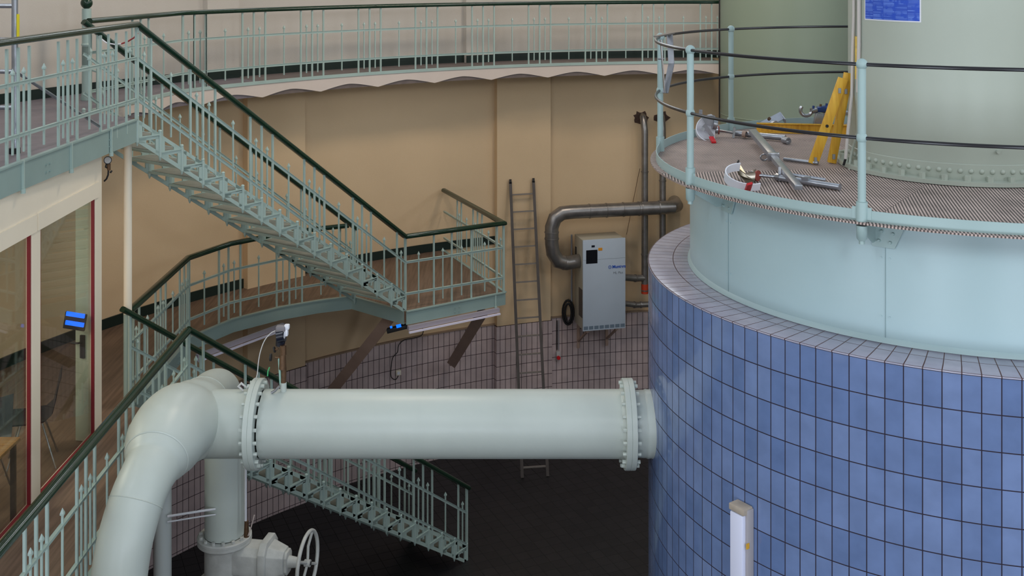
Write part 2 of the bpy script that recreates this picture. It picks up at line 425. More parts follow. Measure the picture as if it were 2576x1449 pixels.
# gallery ring: slab, mint edge band, scalloped plaster fascia
struct(MB().ring(10.12, RW-0.001, ZG-0.22, ZG, 91.4, 139, n=80).build('floor_gallery', GALF))
struct(MB().ring(10.12, RW-0.001, ZG-0.22, ZG, -100, 77, n=120).build('floor_gallery_right', GALF))
struct(MB().ring(10.085, 10.12, ZG-0.035, ZG+0.012, 91.4, 147.6, n=110).build('trim_20', MINT))
struct(MB().bar(V(-5.0, 13.25, ZG-.0115), V(-4.57, 15.39, ZG-.0115), .03, .047).build('trim_22', MINT))
mb = MB(); cols = []
path = [(V(-5.0+.05*0, 13.25, 0), V(.98, -.18, 0)), (V(-4.57, 15.39, 0), V(.98, -.18, 0))]
fp_ = []
for i in range(60):
    q = V(-5.0, 13.25, 0).lerp(V(-4.57, 15.36, 0), i/60); fp_.append((q, V(-.98, .2, 0)))
A0, A1 = 91.4, 147.7; N = 560
for i in range(N+1):
    a = A1 - (A1-A0)*i/N; q = pol(10.10, a, 0); fp_.append((q, (q-V(AX, AY, 0)).normalized()))
for q, nn in fp_:
    ph = ((angof2(q) - 92.2) / 6.0) * 2*PI
    zb = ZG-0.150 - 0.085*(1-abs(math.sin(ph/2 + 0.45)))**0.8
    cols.append([mb.bm.verts.new(q + nn*d_ + V(0, 0, z)) for d_, z in ((0, zb), (0, ZG-0.035), (.02, ZG-0.035), (.02, zb))])
for i in range(len(cols)-1):
    for j in range(4): mb.face([cols[i][j], cols[i+1][j], cols[i+1][(j+1) % 4], cols[i][(j+1) % 4]])
mb.face(cols[0]); mb.face(cols[-1][::-1])
struct(mb.build('trim_21', FASC))

# upper landing (over the cabin), its edge runs from the camera's side to the stair head
UL = [(-4.33, 4.0), (-4.32, 9.6), (-4.20, 12.5), (-5.0, 13.25), (-4.57, 15.39)]
arc = [pol(10.12, a) for a in (147, 146, 145, 144, 143, 142, 141, 140, 139.05)] + [pol(RW-0.02, 139.05)] + [pol(RW-0.02, a) for a in range(141, 214, 3)]
# outline: along the edge, then out to the wall and back along it
out = [(p[0], p[1]) for p in UL[:4]] + [(-4.60, 15.36)] + [(p.x, p.y) for p in arc]
struct(MB().prism(out, ZG-0.22, ZG).build('floor_upper_landing', mat('landing_linoleum', (120, 112, 118), 0.5, var=0.15, vscale=7)))

# middle floor: cabin floor, walkway and stair landing in one plate
ML = [(-3.40, 4.0), (-3.45, 7.4), (-3.50, 12.10), (-4.33, 12.75), (-4.33, 15.1), (-3.95, 15.85), (-3.4, 16.4), (-2.9, 16.72), (-2.42, 16.93), (-1.56, 16.20), (-1.53, 16.18), (-0.11, 17.14)]
lan_end = pol(RW-0.03, 118.2)
out = ML + [(lan_end.x, lan_end.y)] + [(pol(RW-0.03, a).x, pol(RW-0.03, a).y) for a in range(120, 214, 3)]
struct(MB().prism(out, ZM-0.16, ZM-0.001).build('floor_middle', WOODF))

def fascia(name, pts, z1, h, label, bolts=True, anchors=()):
    t = thing(name, label, 'steel fascia', (pts[0][0], pts[0][1], z1-h))
    mb = MB(); P = [V(p[0], p[1], z1-h/2) for p in pts]
    mb.tube(P, 1, prof=[(-.012, -h/2), (.012, -h/2), (.012, h/2), (-.012, h/2)], up=V(0, 0, 1))
    mb.tube([p+V(0, 0, h/2) for p in P], 1, prof=[(-.02, -.008), (.03, -.008), (.03, .008), (-.02, .008)], up=V(0, 0, 1))
    mb.build('fascia_plate', MINT_D, t)
    if bolts:
        for i in range(len(P)-1):
            a, b = P[i], P[i+1]; L = (b-a).length; d = (b-a).normalized(); nrm = d.cross(V(0, 0, 1))
            n = int(L/1.0)
            for j in range(n):
                c = a + d*(L*(j+0.5)/n)
                for du in (-.035, .035):
                    for dz in (-.035, .035):
                        q = c + d*du + V(0, 0, dz-0.02) + nrm*0.012
                        MB().cyl(q, q+nrm*0.012, 0.010, 6).build('bolt', MINT_D, t)
    return t
f1 = fascia('landing_fascia', UL[:3], ZG+0.0, 0.25, 'long mint green steel edge beam of the upper landing above the cabin')
f2 = fascia('walkway_fascia', ML[3:9], ZM, 0.19, 'mint green steel edge beam of the curved walkway along the tan wall')
f3 = fascia('landing_fascia', ML[8:10], ZM, 0.19, 'short mint green steel edge beam under the foot of the upper stair', bolts=False)
f4 = fascia('landing_fascia', ML[10:12], ZM, 0.19, 'mint green bolted edge beam on the front of the middle stair landing')
f5 = fascia('landing_fascia', [ML[11], (lan_end.x, lan_end.y)], ZM, 0.19, 'mint green edge beam on the end of the middle landing beside the ladder', bolts=False)
f6 = fascia('floor_fascia', [ML[1], ML[2]], ZM, 0.19, 'mint green edge beam of the cabin floor behind the bent pipe')

# baluster anchors clamped over the edge beams
for t_, spots in ((f1, [(-4.315, 8.85), (-4.312, 9.83), (-4.27, 10.8), (-4.225, 11.75)]), (f4, [(-.27, 17.03)]), (f6, [(-3.43, 8.2), (-3.45, 9.2), (-3.47, 10.2)])):
    top = ZG if t_ is f1 else ZM; h_ = .25 if t_ is f1 else .19
    for x, y in spots:
        MB().box((x+.022, y, top-h_/2-.01), (.022, .022, h_+.04)).cyl((x+.022, y, top-h_-.03), (x+.022, y, top-h_+.01), .022, 10).build('anchor_rod', MINT, t_)

# ------------------------------------------------------------------ railings
HR = 1.06
def frange(mbs): return mbs
# baluster sources (modelled about their foot, unit by unit)
def post_proto(h):
    return proto(MB().box((0, 0, h/2), (0.024, 0.021, h)), 'post', MINT)
def spear_proto(h):
    mb = MB(); mb.box((0, 0, h/2), (0.016, 0.016, h)); mb.box((0, 0, h+0.004), (0.030, 0.030, 0.014))
    mb.box((0, 0, h+0.031), (0.031, 0.031, 0.040), taper=0.08); return proto(mb, 'spear', MINT)
POST = post_proto(1.03); SPEAR = spear_proto(0.70)
POSTF = post_proto(1.12)
NEWEL = proto(MB().box((0, 0, 0.53), (0.030, 0.028, 1.06)), 'corner_post', MINT)
HPROF = [(.046, -.009), (.040, .022), (.020, .035), (-.020, .035), (-.040, .022), (-.046, -.009), (-.033, -.027), (.033, -.027)]
def railing(name, label, pts, marks=None, period=1.0, phase=0.0, single=True, newels=(), group=None, drop=0.0, ext=(0, 0), foot=0.0, mats=None, hl=HR, posts=POST, skip=()):
    """pts: floor-level points of the railing line. marks: explicit list of (distance, kind)"""
    P = [Vector(p) for p in pts]; t = thing(name, label, 'railing', P[0], group)
    cum = [0.0]
    for i in range(len(P)-1): cum.append(cum[-1] + (P[i+1].xy-P[i].xy).length)
    L = cum[-1]
    def at(s):
        s = max(-.001, min(L+.001, s))
        for i in range(len(P)-1):
            if s <= cum[i+1] or i == len(P)-2:
                k = (s-cum[i])/(cum[i+1]-cum[i]); p = P[i].lerp(P[i+1], k); d = P[i+1]-P[i]
                return p, math.atan2(d.y, d.x)
    hp = [p + V(0, 0, hl) for p in P]
    if ext[0]: hp[0] = hp[0] - (hp[1]-hp[0]).normalized()*ext[0]
    if ext[1]: hp[-1] = hp[-1] + (hp[-1]-hp[-2]).normalized()*ext[1]
    MB().tube(hp, 1, prof=HPROF, up=V(0, 0, 1)).build('handrail', HAND, t, smooth=60)
    for z in (0.685, 0.225):
        mb = MB(); mb.tube([p+V(0, 0, z) for p in P], 1, prof=[(-.007, -.017), (.007, -.017), (.007, .013), (.016, .013), (.016, .017), (-.016, .017), (-.016, .013), (-.007, .013)], up=V(0, 0, 1))
        mb.build('rail_bar', MINT, t)
    if marks is None:
        marks = []; n0 = int(-3); s0 = phase
        for k in range(-2, int(L/period)+3):
            m = s0 + k*period
            for off, kd in ((-.2, 'p'), (-.1, 's'), (0, 'p'), (.1, 's'), (.2, 'p'), (.5, 's')):
                marks.append((m+off*period, kd))
    for s, kd in marks:
        if s < 0.015 or s > L-0.015: continue
        if any(a <= s <= b for a, b in skip): continue
        p, a = at(s)
        if kd == 'p': inst(posts, t, p + V(0, 0, -drop), a)
        else: inst(SPEAR, t, p + V(0, 0, 0.07), a)
    for s in newels:
        p, a = at(s); inst(NEWEL, t, p, a)
    return t

gl = [V(-5.0, 13.25, ZG), V(-4.78, 14.3, ZG)] + [pol(10.11, a, ZG) for a in [147.5, 145] + [142-2*i for i in range(27)]]
gl = gl[:2] + [pol(10.11, a, ZG) for a in (147.6, 145, 142.5, 140.2)] + [pol(10.11, a, ZG) for a in [138-1.5*i for i in range(32)]]
# measured centres of the post groups around the gallery
def arcpos(a):
    best = None; c = 0
    for i in range(len(gl)-1):
        a0 = angof(gl[i]); a1 = angof(gl[i+1]); l = (gl[i+1]-gl[i]).length
        if i > 1 and a1 <= a <= a0: return c + l*(a0-a)/(a0-a1)
        c += l
    return None
marks = []
for k in range(10):
    s = arcpos(92.2 + 6*k - (0 if k < 9 else 0))
    if s is None: continue
    for off, kd in ((-.2, 'p'), (-.1, 's'), (0, 'p'), (.1, 's'), (.2, 'p'), (.53, 's')): marks.append((s+off*1.03, kd))
s = arcpos(146.2)
marks += [(s-.2, 'p'), (s-.1, 's'), (s, 'p'), (s+.1, 's'), (s+.2, 'p'), (0.55, 's'), (0.95, 'p'), (1.05, 's'), (1.15, 'p'), (1.25, 's'), (1.35, 'p'), (1.75, 's')]
marks = [m for m in marks if not (m[0] < s-.3 and m[0] > 1.9)]
railing('gallery_railing', 'long mint railing with dark green handrail curving along the top gallery', gl, marks=marks, newels=(0.02,))

# upper landing railing
U = [V(-4.35, 6.6, ZG), V(-4.345, 9.6, ZG), V(-4.19, 12.5, ZG)]
cumU = (U[1]-U[0]).length
m = []
Ymid = {55: 9.83, 167: 10.8, 260: 11.75}
for yc in (6.95, 7.9, 8.85, 9.83, 10.8, 11.75):
    s = yc-6.6
    m += [(s-.2, 'p'), (s-.1, 's'), (s, 'p'), (s+.1, 's'), (s+.2, 'p'), (s+.48, 's')]
m += [(5.62, 'p'), (5.72, 's')]
railing('landing_railing', 'nearest mint railing with dark green handrail on the upper landing over the cabin', U, marks=m, newels=(5.9,), drop=0.12, posts=POSTF)

# stairs -------------------------------------------------------------------------
def staircase(name, label, A, B, zt, zb, n, width):
    """A: near top corner (2D), B: near bottom corner, n risers; the far side lies to the left of A->B"""
    A = V(A[0], A[1], 0); B = V(B[0], B[1], 0); d = (B-A); L = d.length; d.normalize(); nl = V(-d.y, d.x, 0)
    rise = (zt-zb)/n; run = L/(n-1) if n > 1 else L; az = math.atan2(d.y, d.x)
    t = thing(name, label, 'staircase', (B.x, B.y, zb))
    # sources
    mb = MB(); mb.box((run/2, width/2, -0.012), (run+0.05, width, 0.024)); mb.box((run+0.015, width/2, -0.02), (0.03, width, 0.045))
    tread = proto(mb, 'step', MINT)
    tmat = proto(MB().box((run/2, width/2, 0.002), (run-0.02, width-0.05, 0.004)), 'tread_mat', mat('worn_tread', (140, 142, 132), 0.7, var=0.15, vscale=8))
    panels = []
    w = 0.040
    # parallelogram from the riser line x=0 (top z=rise) to x=run (top z=0), bottom one riser lower, split by the level tread line
    def panel():
        mb = MB(); T = 0.016
        z0t, z0b = rise, 0.0; z1t, z1b = 0.0, -rise
        up = V(0, 0, 1)
        def bar2(p, q, ww): mb.bar(V(p[0], 0, p[1]), V(q[0], 0, q[1]), T, ww, up=up)
        bar2((0, z0t-w/2), (run, z1t-w/2), w); bar2((0, z0b-w*0.7), (run, z1b-w*0.7+0.0), w*1.1)
        bar2((0, -0.02), (run, -0.02), 0.05)
        # upright webs each side of the corner rods
        mb.box((0.035, 0, rise*0.5-0.02), (0.055, T, rise-0.03)); mb.box((run-0.035, 0, -rise*0.5-0.02), (0.055, T, rise-0.03))
        # gussets closing the sharp corners of the two triangles
        mb.plate([V(run*0.62, 0, -0.02), V(run, 0, -0.02), V(run, 0, 0.0), V(run*0.62, 0, rise*0.38)], T, (0, 1, 0))
        mb.plate([V(0, 0, -0.02), V(run*0.38, 0, -0.02), V(run*0.38, 0, -rise*0.38), V(0, 0, -0.02-w)], T, (0, 1, 0))
        mb.box((run/2, -0.012, 0.0), (run, 0.012, 0.014))
        return proto(mb, 'side_panel', MINT)
    pan = panel()
    mb = MB(); mb.cyl((0, 0, -0.055), (0, 0, rise+0.03), 0.021, 10); mb.ball((0, 0, rise+0.035), 0.023, 10, 6, 0.8); mb.cyl((0, 0, -0.095), (0, 0, -0.05), 0.006, 8, r2=0.022)
    rod = proto(mb, 'corner_rod', MINT)
    for i in range(n-1):
        z = zt - rise*(i+1); p = A + d*run*i + V(0, 0, z)
        s = inst(tread, t, p, az)
        c = tmat.copy(); COL.objects.link(c); c.parent = s; c.location = (0, 0, 0); c.rotation_euler = (0, 0, 0)
        for side in (0, 1):
            off = nl*(0 if side == 0 else width)
            c = pan.copy(); COL.objects.link(c); c.parent = s; c.location = (0, 0 if side == 0 else width, 0); c.rotation_euler = (0, 0, 0)
            c = rod.copy(); COL.objects.link(c); c.parent = s; c.location = (0, 0 if side == 0 else width, 0); c.rotation_euler = (0, 0, 0)
    for side in (0, 1):
        inst(rod, t, B + nl*(width if side else 0) + V(0, 0, zb), az)
    return A, B, d, nl, rise, run
TA, TB = (-4.19, 12.52), (-1.55, 16.27)
A, B, d, nl, rise, run = staircase('upper_staircase', 'upper mint green open cast iron stair from the gallery landing down to the middle landing', TA, TB, ZG, ZM, 16, 1.0)
LEN = (B-A).length
def flight_marks(L, n):
    m = []; P = L/n
    for k in range(n+1):
        for off, kd in ((-.2, 'p'), (-.1, 's'), (0, 'p'), (.1, 's'), (.2, 'p'), (.5, 's')): m.append((k*P+off*P, kd))
    return m
NP = lambda P0, Z: V(P0.x, P0.y, Z)
# the railing foot follows the nosings: half a riser above the mid pitch
railing('stair_railing', 'near side railing of the upper stair with thick dark green handrail', [NP(A, ZG), NP(B, ZM)], marks=flight_marks(LEN, 5), newels=(0.0, LEN))
A2 = A + nl*1.0; B2 = B + nl*1.0
railing('stair_railing', 'far side railing of the upper stair, ending free by the wall', [NP(A2, ZG), NP(B2, ZM)], marks=flight_marks(LEN, 5), newels=(LEN,), ext=(0.0, 0.05))

# middle landing railing: front, then back to the wall
c0 = V(B.x, B.y, ZM); c1 = V(-0.13, 17.12, ZM); c2 = pol(10.93, 118.2, ZM)
l1 = (c1-c0).length; l2 = (c2-c1).length
m = [(0.25, 's') if False else (0.13*l1, 's'), (0.28*l1, 'p'), (0.37*l1, 's'), (0.46*l1, 'p'), (0.56*l1, 's'), (0.66*l1, 'p'), (0.80*l1, 's'), (0.93*l1, 'p')]
m += [(l1+o, k) for o, k in ((.12, 's'), (.3, 'p'), (.62, 's'), (.9, 'p'), (1.0, 's'), (1.1, 'p'), (1.2, 's'), (1.3, 'p'), (1.6, 's'), (1.85, 'p'), (1.95, 's'), (2.05, 'p'))]
railing('landing_railing', 'mint railing with green handrail around the outer corner of the middle landing', [c0, c1, c2], marks=m, newels=(l1,))
# walkway railing (middle level, along the opening by the wall)
wr = [V(-4.36, 12.78, ZM), V(-4.36, 15.08, ZM), V(-3.99, 15.85, ZM), V(-3.43, 16.40, ZM), V(-2.93, 16.74, ZM), V(-2.48, 16.96, ZM)]
railing('walkway_railing', 'mint railing with green handrail along the wall walkway of the middle floor', wr, period=1.0, phase=0.12, newels=(0.02, 2.3))
# cabin floor railing, running toward the camera
cf = [V(-3.42, 5.2, ZM), V(-3.45, 7.4, ZM), V(-3.50, 12.08, ZM)]
Lc = 2.2+4.68
railing('floor_railing', 'mint railing with dark green handrail sloping past the cabin windows, behind the bent pipe', cf, period=0.98, phase=Lc-0.02-0.98*6, newels=(Lc-0.01,), drop=0.1, posts=POSTF)
# lower flight
LA, LB = (-3.50, 12.12), (-0.66, 16.30)
A, B, d, nl, rise, run = staircase('lower_staircase', 'lower mint green open cast iron stair descending to the dark floor', LA, LB, ZM, 0.0, 18, 1.0)
LEN = (B-A).length
railing('stair_railing', 'near side railing of the lower stair, mostly behind the big pipe', [NP(A, ZM), NP(B, 0.0)], marks=flight_marks(LEN, 5), newels=(0.0, LEN), ext=(0, 0.05))
A2 = A + nl*1.0; B2 = B + nl*1.0
railing('stair_railing', 'far side railing of the lower stair, starting by the cream post', [NP(A2, ZM), NP(B2, 0.0)], marks=flight_marks(LEN, 5), newels=(0.0, LEN,), ext=(0.12, 0.05))
# ------------------------------------------------------------------ tiled base, steel tank, platform, column
ZD = 5.932                         # top of the tiled base
ZP = 6.865                         # platform floor
axis = (AX, AY, 0)
t = thing('tiled_tank_base', 'huge round tank base clad in glossy blue tiles, rising from the dark floor', 'tank base', (AX, AY, 0))
BW = 2*PI*2.732/140
a_off = R(-159.86)
def uw(p, n, c): return ((ang_unwrapped(p, c)-a_off)*2.732 + 1400*BW, ZD - p.z + 24.48)
o = MB().ring(2.40, 2.732, 0, ZD-0.001, n=280).build('tiled_wall', BLUET, t); set_uv(o, uw)
o = MB().ring(2.353, 2.738, ZD, ZD+0.012, n=280).build('tiled_coping', COPE, t, bevel=0.004)
set_uv(o, lambda p, n, c: ((ang_unwrapped(p, c)-a_off)*2.732 + 1400*BW, (2.732-math.hypot(p.x-AX, p.y-AY))/0.225*0.2448 + (24.48 if abs(n.z) > .5 else 24.6)))
o['label'] = 'weathered blue coping tiles with window reflection in their pale colour'

t = thing('steel_tank', 'pale aqua riveted steel tank standing in the blue tiled base', 'tank', (AX, AY, ZD))
MB().lathe((AX, AY, 0), (0, 0, 1), [(2.352, ZD+.0), (2.352, ZP-0.06), (0.5, ZP-0.06)], 200).build('tank_shell', STEEL, t)
MB().lathe((AX, AY, 0), (0, 0, 1), [(2.352, ZD+.013), (2.375, ZD+.014), (2.362, ZD+.04), (2.352, ZD+.05)], 200).build('sealant_bead', STEEL, t)
for a in (-159.2, -125.0+1.7, -89, -54):
    mb = MB(); p = pol(2.354, a)
    mb.box((p.x, p.y, (ZD+.05+ZP-.1)/2), (0.004, 0.003, ZP-.1-ZD-.05), R(a+90)); mb.build('plate_seam', mat('seam_line', (132, 156, 160), 0.6), t)
    for da in (-.75, .75):
        for z in (ZD+.2, ZD+.62):
            q = pol(2.351, a+da, z); n = (q - V(AX, AY, z)).normalized()
            MB().cyl(q, q+n*0.006, 0.007, 8).build('rivet', STEEL, t)

t = thing('tank_platform', 'round walkway platform with pale aqua rim and railing around the tank column', 'platform', (AX, AY, ZP-0.02))
rot = {0: 14, 1: -6, 2: -13.5, 3: -30}
def grate(a0, a1, ang):
    o = MB().ring(0.98, 2.715, ZP-0.014, ZP, a0, a1, n=40).build('grating_panel', GRATE, t)
    c, s_ = math.cos(R(ang)), math.sin(R(ang))
    def f(p, n, cc):
        if abs(n.z) > .5: return ((p.x-AX)*c - (p.y-AY)*s_, (p.x-AX)*s_ + (p.y-AY)*c)
        a = ang_unwrapped(p, cc); return (a*2.715, p.z)
    set_uv(o, f); return o
grate(-124, -55, 13.5); grate(-172, -124.06, 6.5); grate(-235, -172.06, -14); grate(-290, -235.06, -30); grate(-55+.06, 70-.06, 60)
MB().ring(2.655, 2.663, ZP, ZP+0.078, n=200).build('toe_board', RIMM, t)
PA = [-125.04 + 36*k for k in range(10)]
ZT, ZI = EYE-0.69, EYE-1.2036
for z in (ZT, ZI):
    MB().tube([pol(2.665, 2.5*i, z) for i in range(144)], 0.0135, 10, closed=True).build('guard_rail', BLACKR, t)
mb = MB(); mb.cyl((0, 0, 0), (0, 0, ZT-ZP-0.02), 0.0285, 18); post_p = proto(mb, 'guard_post', RIMM)
ball_p = proto(MB().ball((0, 0, 0), 0.041, 18, 10), 'rail_knuckle', RIMM)
knu_p = proto(MB().ball((0, 0, 0), 0.038, 18, 10, 1.15), 'rail_knuckle', RIMM)
mb = MB(); mb.cyl((0, 0, -0.012), (0, 0, 0.135), 0.040, 18); mb.box((0, 0.0, 0.055), (0.135, 0.012, 0.085)); sock_p = proto(mb, 'post_socket', RIMM)
mb = MB(); mb.cyl((0, 0, -0.03), (0, 0, -0.12), 0.039, 18, r2=0.036); mb.cyl((0, 0, -0.12), (0, 0, -0.135), 0.036, 18, r2=0.026); mb.cyl((0, 0, -0.135), (0, 0, -0.16), 0.021, 6); low_p = proto(mb, 'lower_socket', RIMM)
for a in PA:
    p = pol(2.660, a, ZP); po = inst(post_p, t, p)
    for src, z in ((ball_p, ZT), (knu_p, ZI)):
        c = src.copy(); COL.objects.link(c); c.parent = po; c.location = (0, 0, z-ZP)
    inst(sock_p, t, p, R(a+90)); inst(low_p, t, p)
    # bracket between post and tank shell
    n = pol(1, a) - V(AX, AY, 0); tg = V(-n.y, n.x, 0)
    b = V(AX, AY, 0)
    mb = MB()
    w = tg*0.045
    mb.plate([b+n*2.625+V(0, 0, ZP-.016), b+n*2.36+V(0, 0, ZP-.016), b+n*2.36+V(0, 0, ZP-.20), b+n*2.42+V(0, 0, ZP-.20), b+n*2.625+V(0, 0, ZP-.08)], 0.010, tg)
    mb.build('bracket_web', RIMM, t)
    mb = MB(); q = b+n*2.360
    P5 = [(-.02, -.016), (.20, -.016), (.20, -.10), (.14, -.235), (-.02, -.235)]
    mb.plate([q+tg*x+V(0, 0, ZP+z) for x, z in P5], 0.012, n); wp = mb.build('wall_plate', RIMM, t)
    for x, z in ((.03, -.19), (.11, -.195), (.05, -.12), (.13, -.13), (.15, -.05)):
        qq = q+n*0.006+tg*x+V(0, 0, ZP+z); MB().cyl(qq, qq+n*0.014, 0.013, 8, r2=0.009).build('bolt', RIMM, wp)

RC = 0.93
t = thing('tank_column', 'wide smooth grey green steel column rising through the platform', 'column', (AX, AY, ZP))
MB().lathe((AX, AY, 0), (0, 0, 1), [(RC, ZP+0.02), (RC, 12.58)], 128).build('column_shell', COLM, t)
MB().lathe((AX, AY, 0), (0, 0, 1), [(RC+.002, ZP+.17), (RC+.008, ZP+.165), (RC+.008, ZP+.045), (1.035, ZP+.04), (1.035, ZP+.006), (RC, ZP+.006)], 128, x0=V(1, 0, 0)).build('base_flange', COLM, t)
bolt_p = proto(MB().box((0, 0, .03), (.050, .046, .06)).build('x', COLM) if False else MB().cyl((0, 0, 0), (0, 0, .045), .027, 6), 'flange_bolt', COLM)
riv_p = proto(MB().ball((0, 0, 0), 0.021, 10, 6), 'rivet', COLM)
for k in range(19): inst(bolt_p, t, pol(0.990, -200+10*k+3, ZP+.04), R(-200+10*k+30))
for k in range(37): inst(riv_p, t, pol(RC+.008, -200+5*k, ZP+.112))
p = onr(2509, RC, False); q = V(p.x, p.y, EYE-(381+87)*p.y/F_); n = (q-V(AX, AY, q.z)).normalized()
MB().cyl(q, q+n*0.03, 0.016, 8).build('plug', COLM, t)

# second, larger shaft behind
t = thing('green_shaft', 'tall plain sage green cylindrical shaft behind the platform, where the gallery railing ends', 'shaft', (4.85, 19.79, 0))
MB().lathe((4.85, 19.79, 0), (0, 0, 1), [(1.15, 0.0), (1.15, 12.55)], 96).build('shaft_shell', BACKG, t)
MB().lathe((4.85, 19.79, 0), (0, 0, 1), [(1.15, 6.02), (1.156, 6.024), (1.156, 6.036), (1.15, 6.04)], 96).build('weld_ring', BACKG, t)
p = aty(1811.5, 0, 19.95); o = MB().cyl((p.x-.012, p.y, 5.9), (p.x-.012, p.y, 12.5), 0.012, 8).build('black_cable', DARK)
tag(o, 'thin black cable running straight down the left edge of the sage green shaft', 'cable')

# notice on the column
p0 = onr(2175, RC+.004, False); p1 = onr(2317, RC+.004, False); a0, a1 = angof(p0), angof(p1)
zb = EYE-(59+87)*9.12/F_; zt = zb+0.62
t = thing('printed_notice', 'blue and white printed notice sheet stuck on the grey green column', 'notice', (p0.x, p0.y, zb))
MB().ring(RC+.001, RC+.003, zb, zt, a0, a1, n=14).build('paper', WPLAS, t)
m_ = (a1-a0)*0.02
o = MB().ring(RC+.003, RC+.0045, zb+.010, zt-.01, a0+m_, a1-m_, n=14).build('printed_area', NOTICE, t)
set_uv(o, lambda p, n, c: ((angof(p)-a0)/(a1-a0), (p.z-zb)/0.62))

# conduits and yellow strip on the column's left side
t = thing('cable_conduit', 'off-white conduit on the left side of the column, ending in black cable', 'conduit', (2.95, 9.6, ZP))
def oncol(px, y, dr=.02):
    p = onr(px, RC+dr, False); return V(p.x, p.y, EYE-(y+87)*p.y/F_)
c1 = [oncol(2148, -300), oncol(2148, 40), oncol(2145.5, 110), oncol(2143, 240), onr(2133, RC+.10, False)*1+V(0, 0, 0)]
c1[4] = V(c1[4].x, c1[4].y, EYE-(330+87)*c1[4].y/F_); e = onr(2127, RC+.13, False); e = V(e.x, e.y, EYE-(400+87)*e.y/F_)
MB().tube(c1+[e], .0145, 10).build('conduit_tube', mat('grey_white_plastic', (196, 190, 184), .5), t)
g = onr(2122, RC+.14, False); MB().tube([e, V(g.x, g.y, ZP+.03)], .011, 8).build('black_cable', DARK, t)
t = thing('cable_conduit', 'second grey conduit just right of the off-white one on the column', 'conduit', (3.0, 9.5, ZP))
MB().tube([oncol(2161, -300, .018), oncol(2161, 110, .018), oncol(2158.5, 232, .018)], .017, 10).build('conduit_tube', mat('grey_white_plastic', (196, 190, 184), .5), t)
MB().tube([oncol(2158.5, 232, .018), oncol(2158, 330, .02), oncol(2147, 365, .03), oncol(2139, 400, .06), oncol(2137, 432, .11)], .012, 10).build('painted_conduit', COLM, t)
p = oncol(2158, 200, .003); q = oncol(2158, 92, .003)
t = MB().bar(V(p.x, p.y, p.z), V(p.x, p.y, q.z), .10, .008, up=(p-V(AX, AY, p.z)).normalized()).build('yellow_strip', mat('yellow_paper', (232, 200, 100), .6, var=.2, vscale=20))
tag(t, 'narrow yellow strip standing behind the two conduits on the column', 'strip')

# light fitting on the tiles
p = onr(1876, 2.732, False); a = angof(p); n = (p-V(AX, AY, 0)).normalized(); tg = V(-n.y, n.x, 0)
ztop = EYE-(1268+87)*p.y/F_
t = thing('strip_light', 'vertical white strip light with dusty top mounted on the blue tiles', 'light', (p.x, p.y, ztop-1.3))
c = p + n*0.035; MB().box((c.x, c.y, ztop-.65), (.165, .07, 1.3), R(a+90)).build('housing', mat('grey_housing', (160, 156, 160), .5), t, bevel=.008)
c = p + n*0.085; MB().box((c.x, c.y, ztop-.665), (.125, .045, 1.25), R(a+90)).build('diffuser', DIFF, t, bevel=.012)
c = p + n*0.055; MB().box((c.x, c.y, ztop-.012), (.150, .10, .05), R(a+90)).build('dusty_cap', DUSTY, t, bevel=.008)
c = p + n*0.07 + tg*.084; MB().box((c.x, c.y, ztop-.26), (.006, .03, .04), R(a+90)).build('clip', YELW, t)

# ------------------------------------------------------------------ main water pipe
HP = EYE-4.09
t = thing('water_pipe', 'big pale aqua flanged water pipe running from the blue tank base to a thick bend', 'pipe', (-0.6, 10, HP-.3))
ZPI = HP
MB().cyl((-2.75, 10, ZPI), (-2.32, 10, ZPI), .288, 64).build('pipe_stub', PIPEM, t)
MB().cyl((-2.22, 10, ZPI), (0.97, 10, ZPI), .290, 64).build('pipe_run', PIPEM, t)
MB().cyl((1.08, 10, ZPI), (1.30, 10, ZPI), .282, 64).build('pipe_stub', PIPEM, t)
mb = MB(); mb.lathe((1.18, 10, ZPI), (1, 0, 0), [(.282, 0), (.290, .02), (.286, .05), (.30, .09), (.29, .16)], 64); mb.build('end_collar', PIPEM, t)
bolt = proto(MB().cyl((-.017, 0, 0), (.017, 0, 0), .0165, 6), 'flange_bolt', PIPEM)
def flange(x0, x1, r):
    mb = MB(); mb.lathe((x0, 10, ZPI), (1, 0, 0), [(.285, 0), (r-.004, 0), (r, .004), (r, (x1-x0)/2-.003), (r-.004, (x1-x0)/2), (r, (x1-x0)/2+.003), (r, x1-x0-.004), (r-.004, x1-x0), (.285, x1-x0)], 72)
    f = mb.build('flange', PIPEM, t)
    mb = MB()
    mb.lathe((x0-.03, 10, ZPI), (1, 0, 0), [(.286, 0), (.302, .02), (.306, .035)], 48); mb.build('weld_neck', PIPEM, t)
    for k in range(20):
        a = R(18*k+5)
        if math.sin(a) < -.999: continue
        for x in (x0-.014, x1+.014):
            if math.cos(a) > .35: continue
            c = bolt.copy(); COL.objects.link(c); c.parent = t
            c.location = V(x, 10+math.cos(a)*(r-.038), ZPI+math.sin(a)*(r-.038)) - ORG[t]; c.rotation_euler = (a, 0, 0)
flange(0.99, 1.085, .384); flange(-2.325, -2.235, .384)
S = [V(-2.925, 11.4, EYE-5.78), V(-2.925, 11.4, EYE-4.8), V(-2.925, 11.37, EYE-4.55), V(-2.92, 11.28, EYE-4.36), V(-2.91, 11.12, EYE-4.22), V(-2.905, 10.9, EYE-4.14), V(-2.895, 10.62, EYE-4.10), V(-2.885, 10.40, EYE-4.08), V(-2.88, 10.15, EYE-4.07), V(-2.88, 9.9, EYE-4.05)]
rr = [.198, .198, .198, .198, .199, .2, .21, .25, .315, .335]
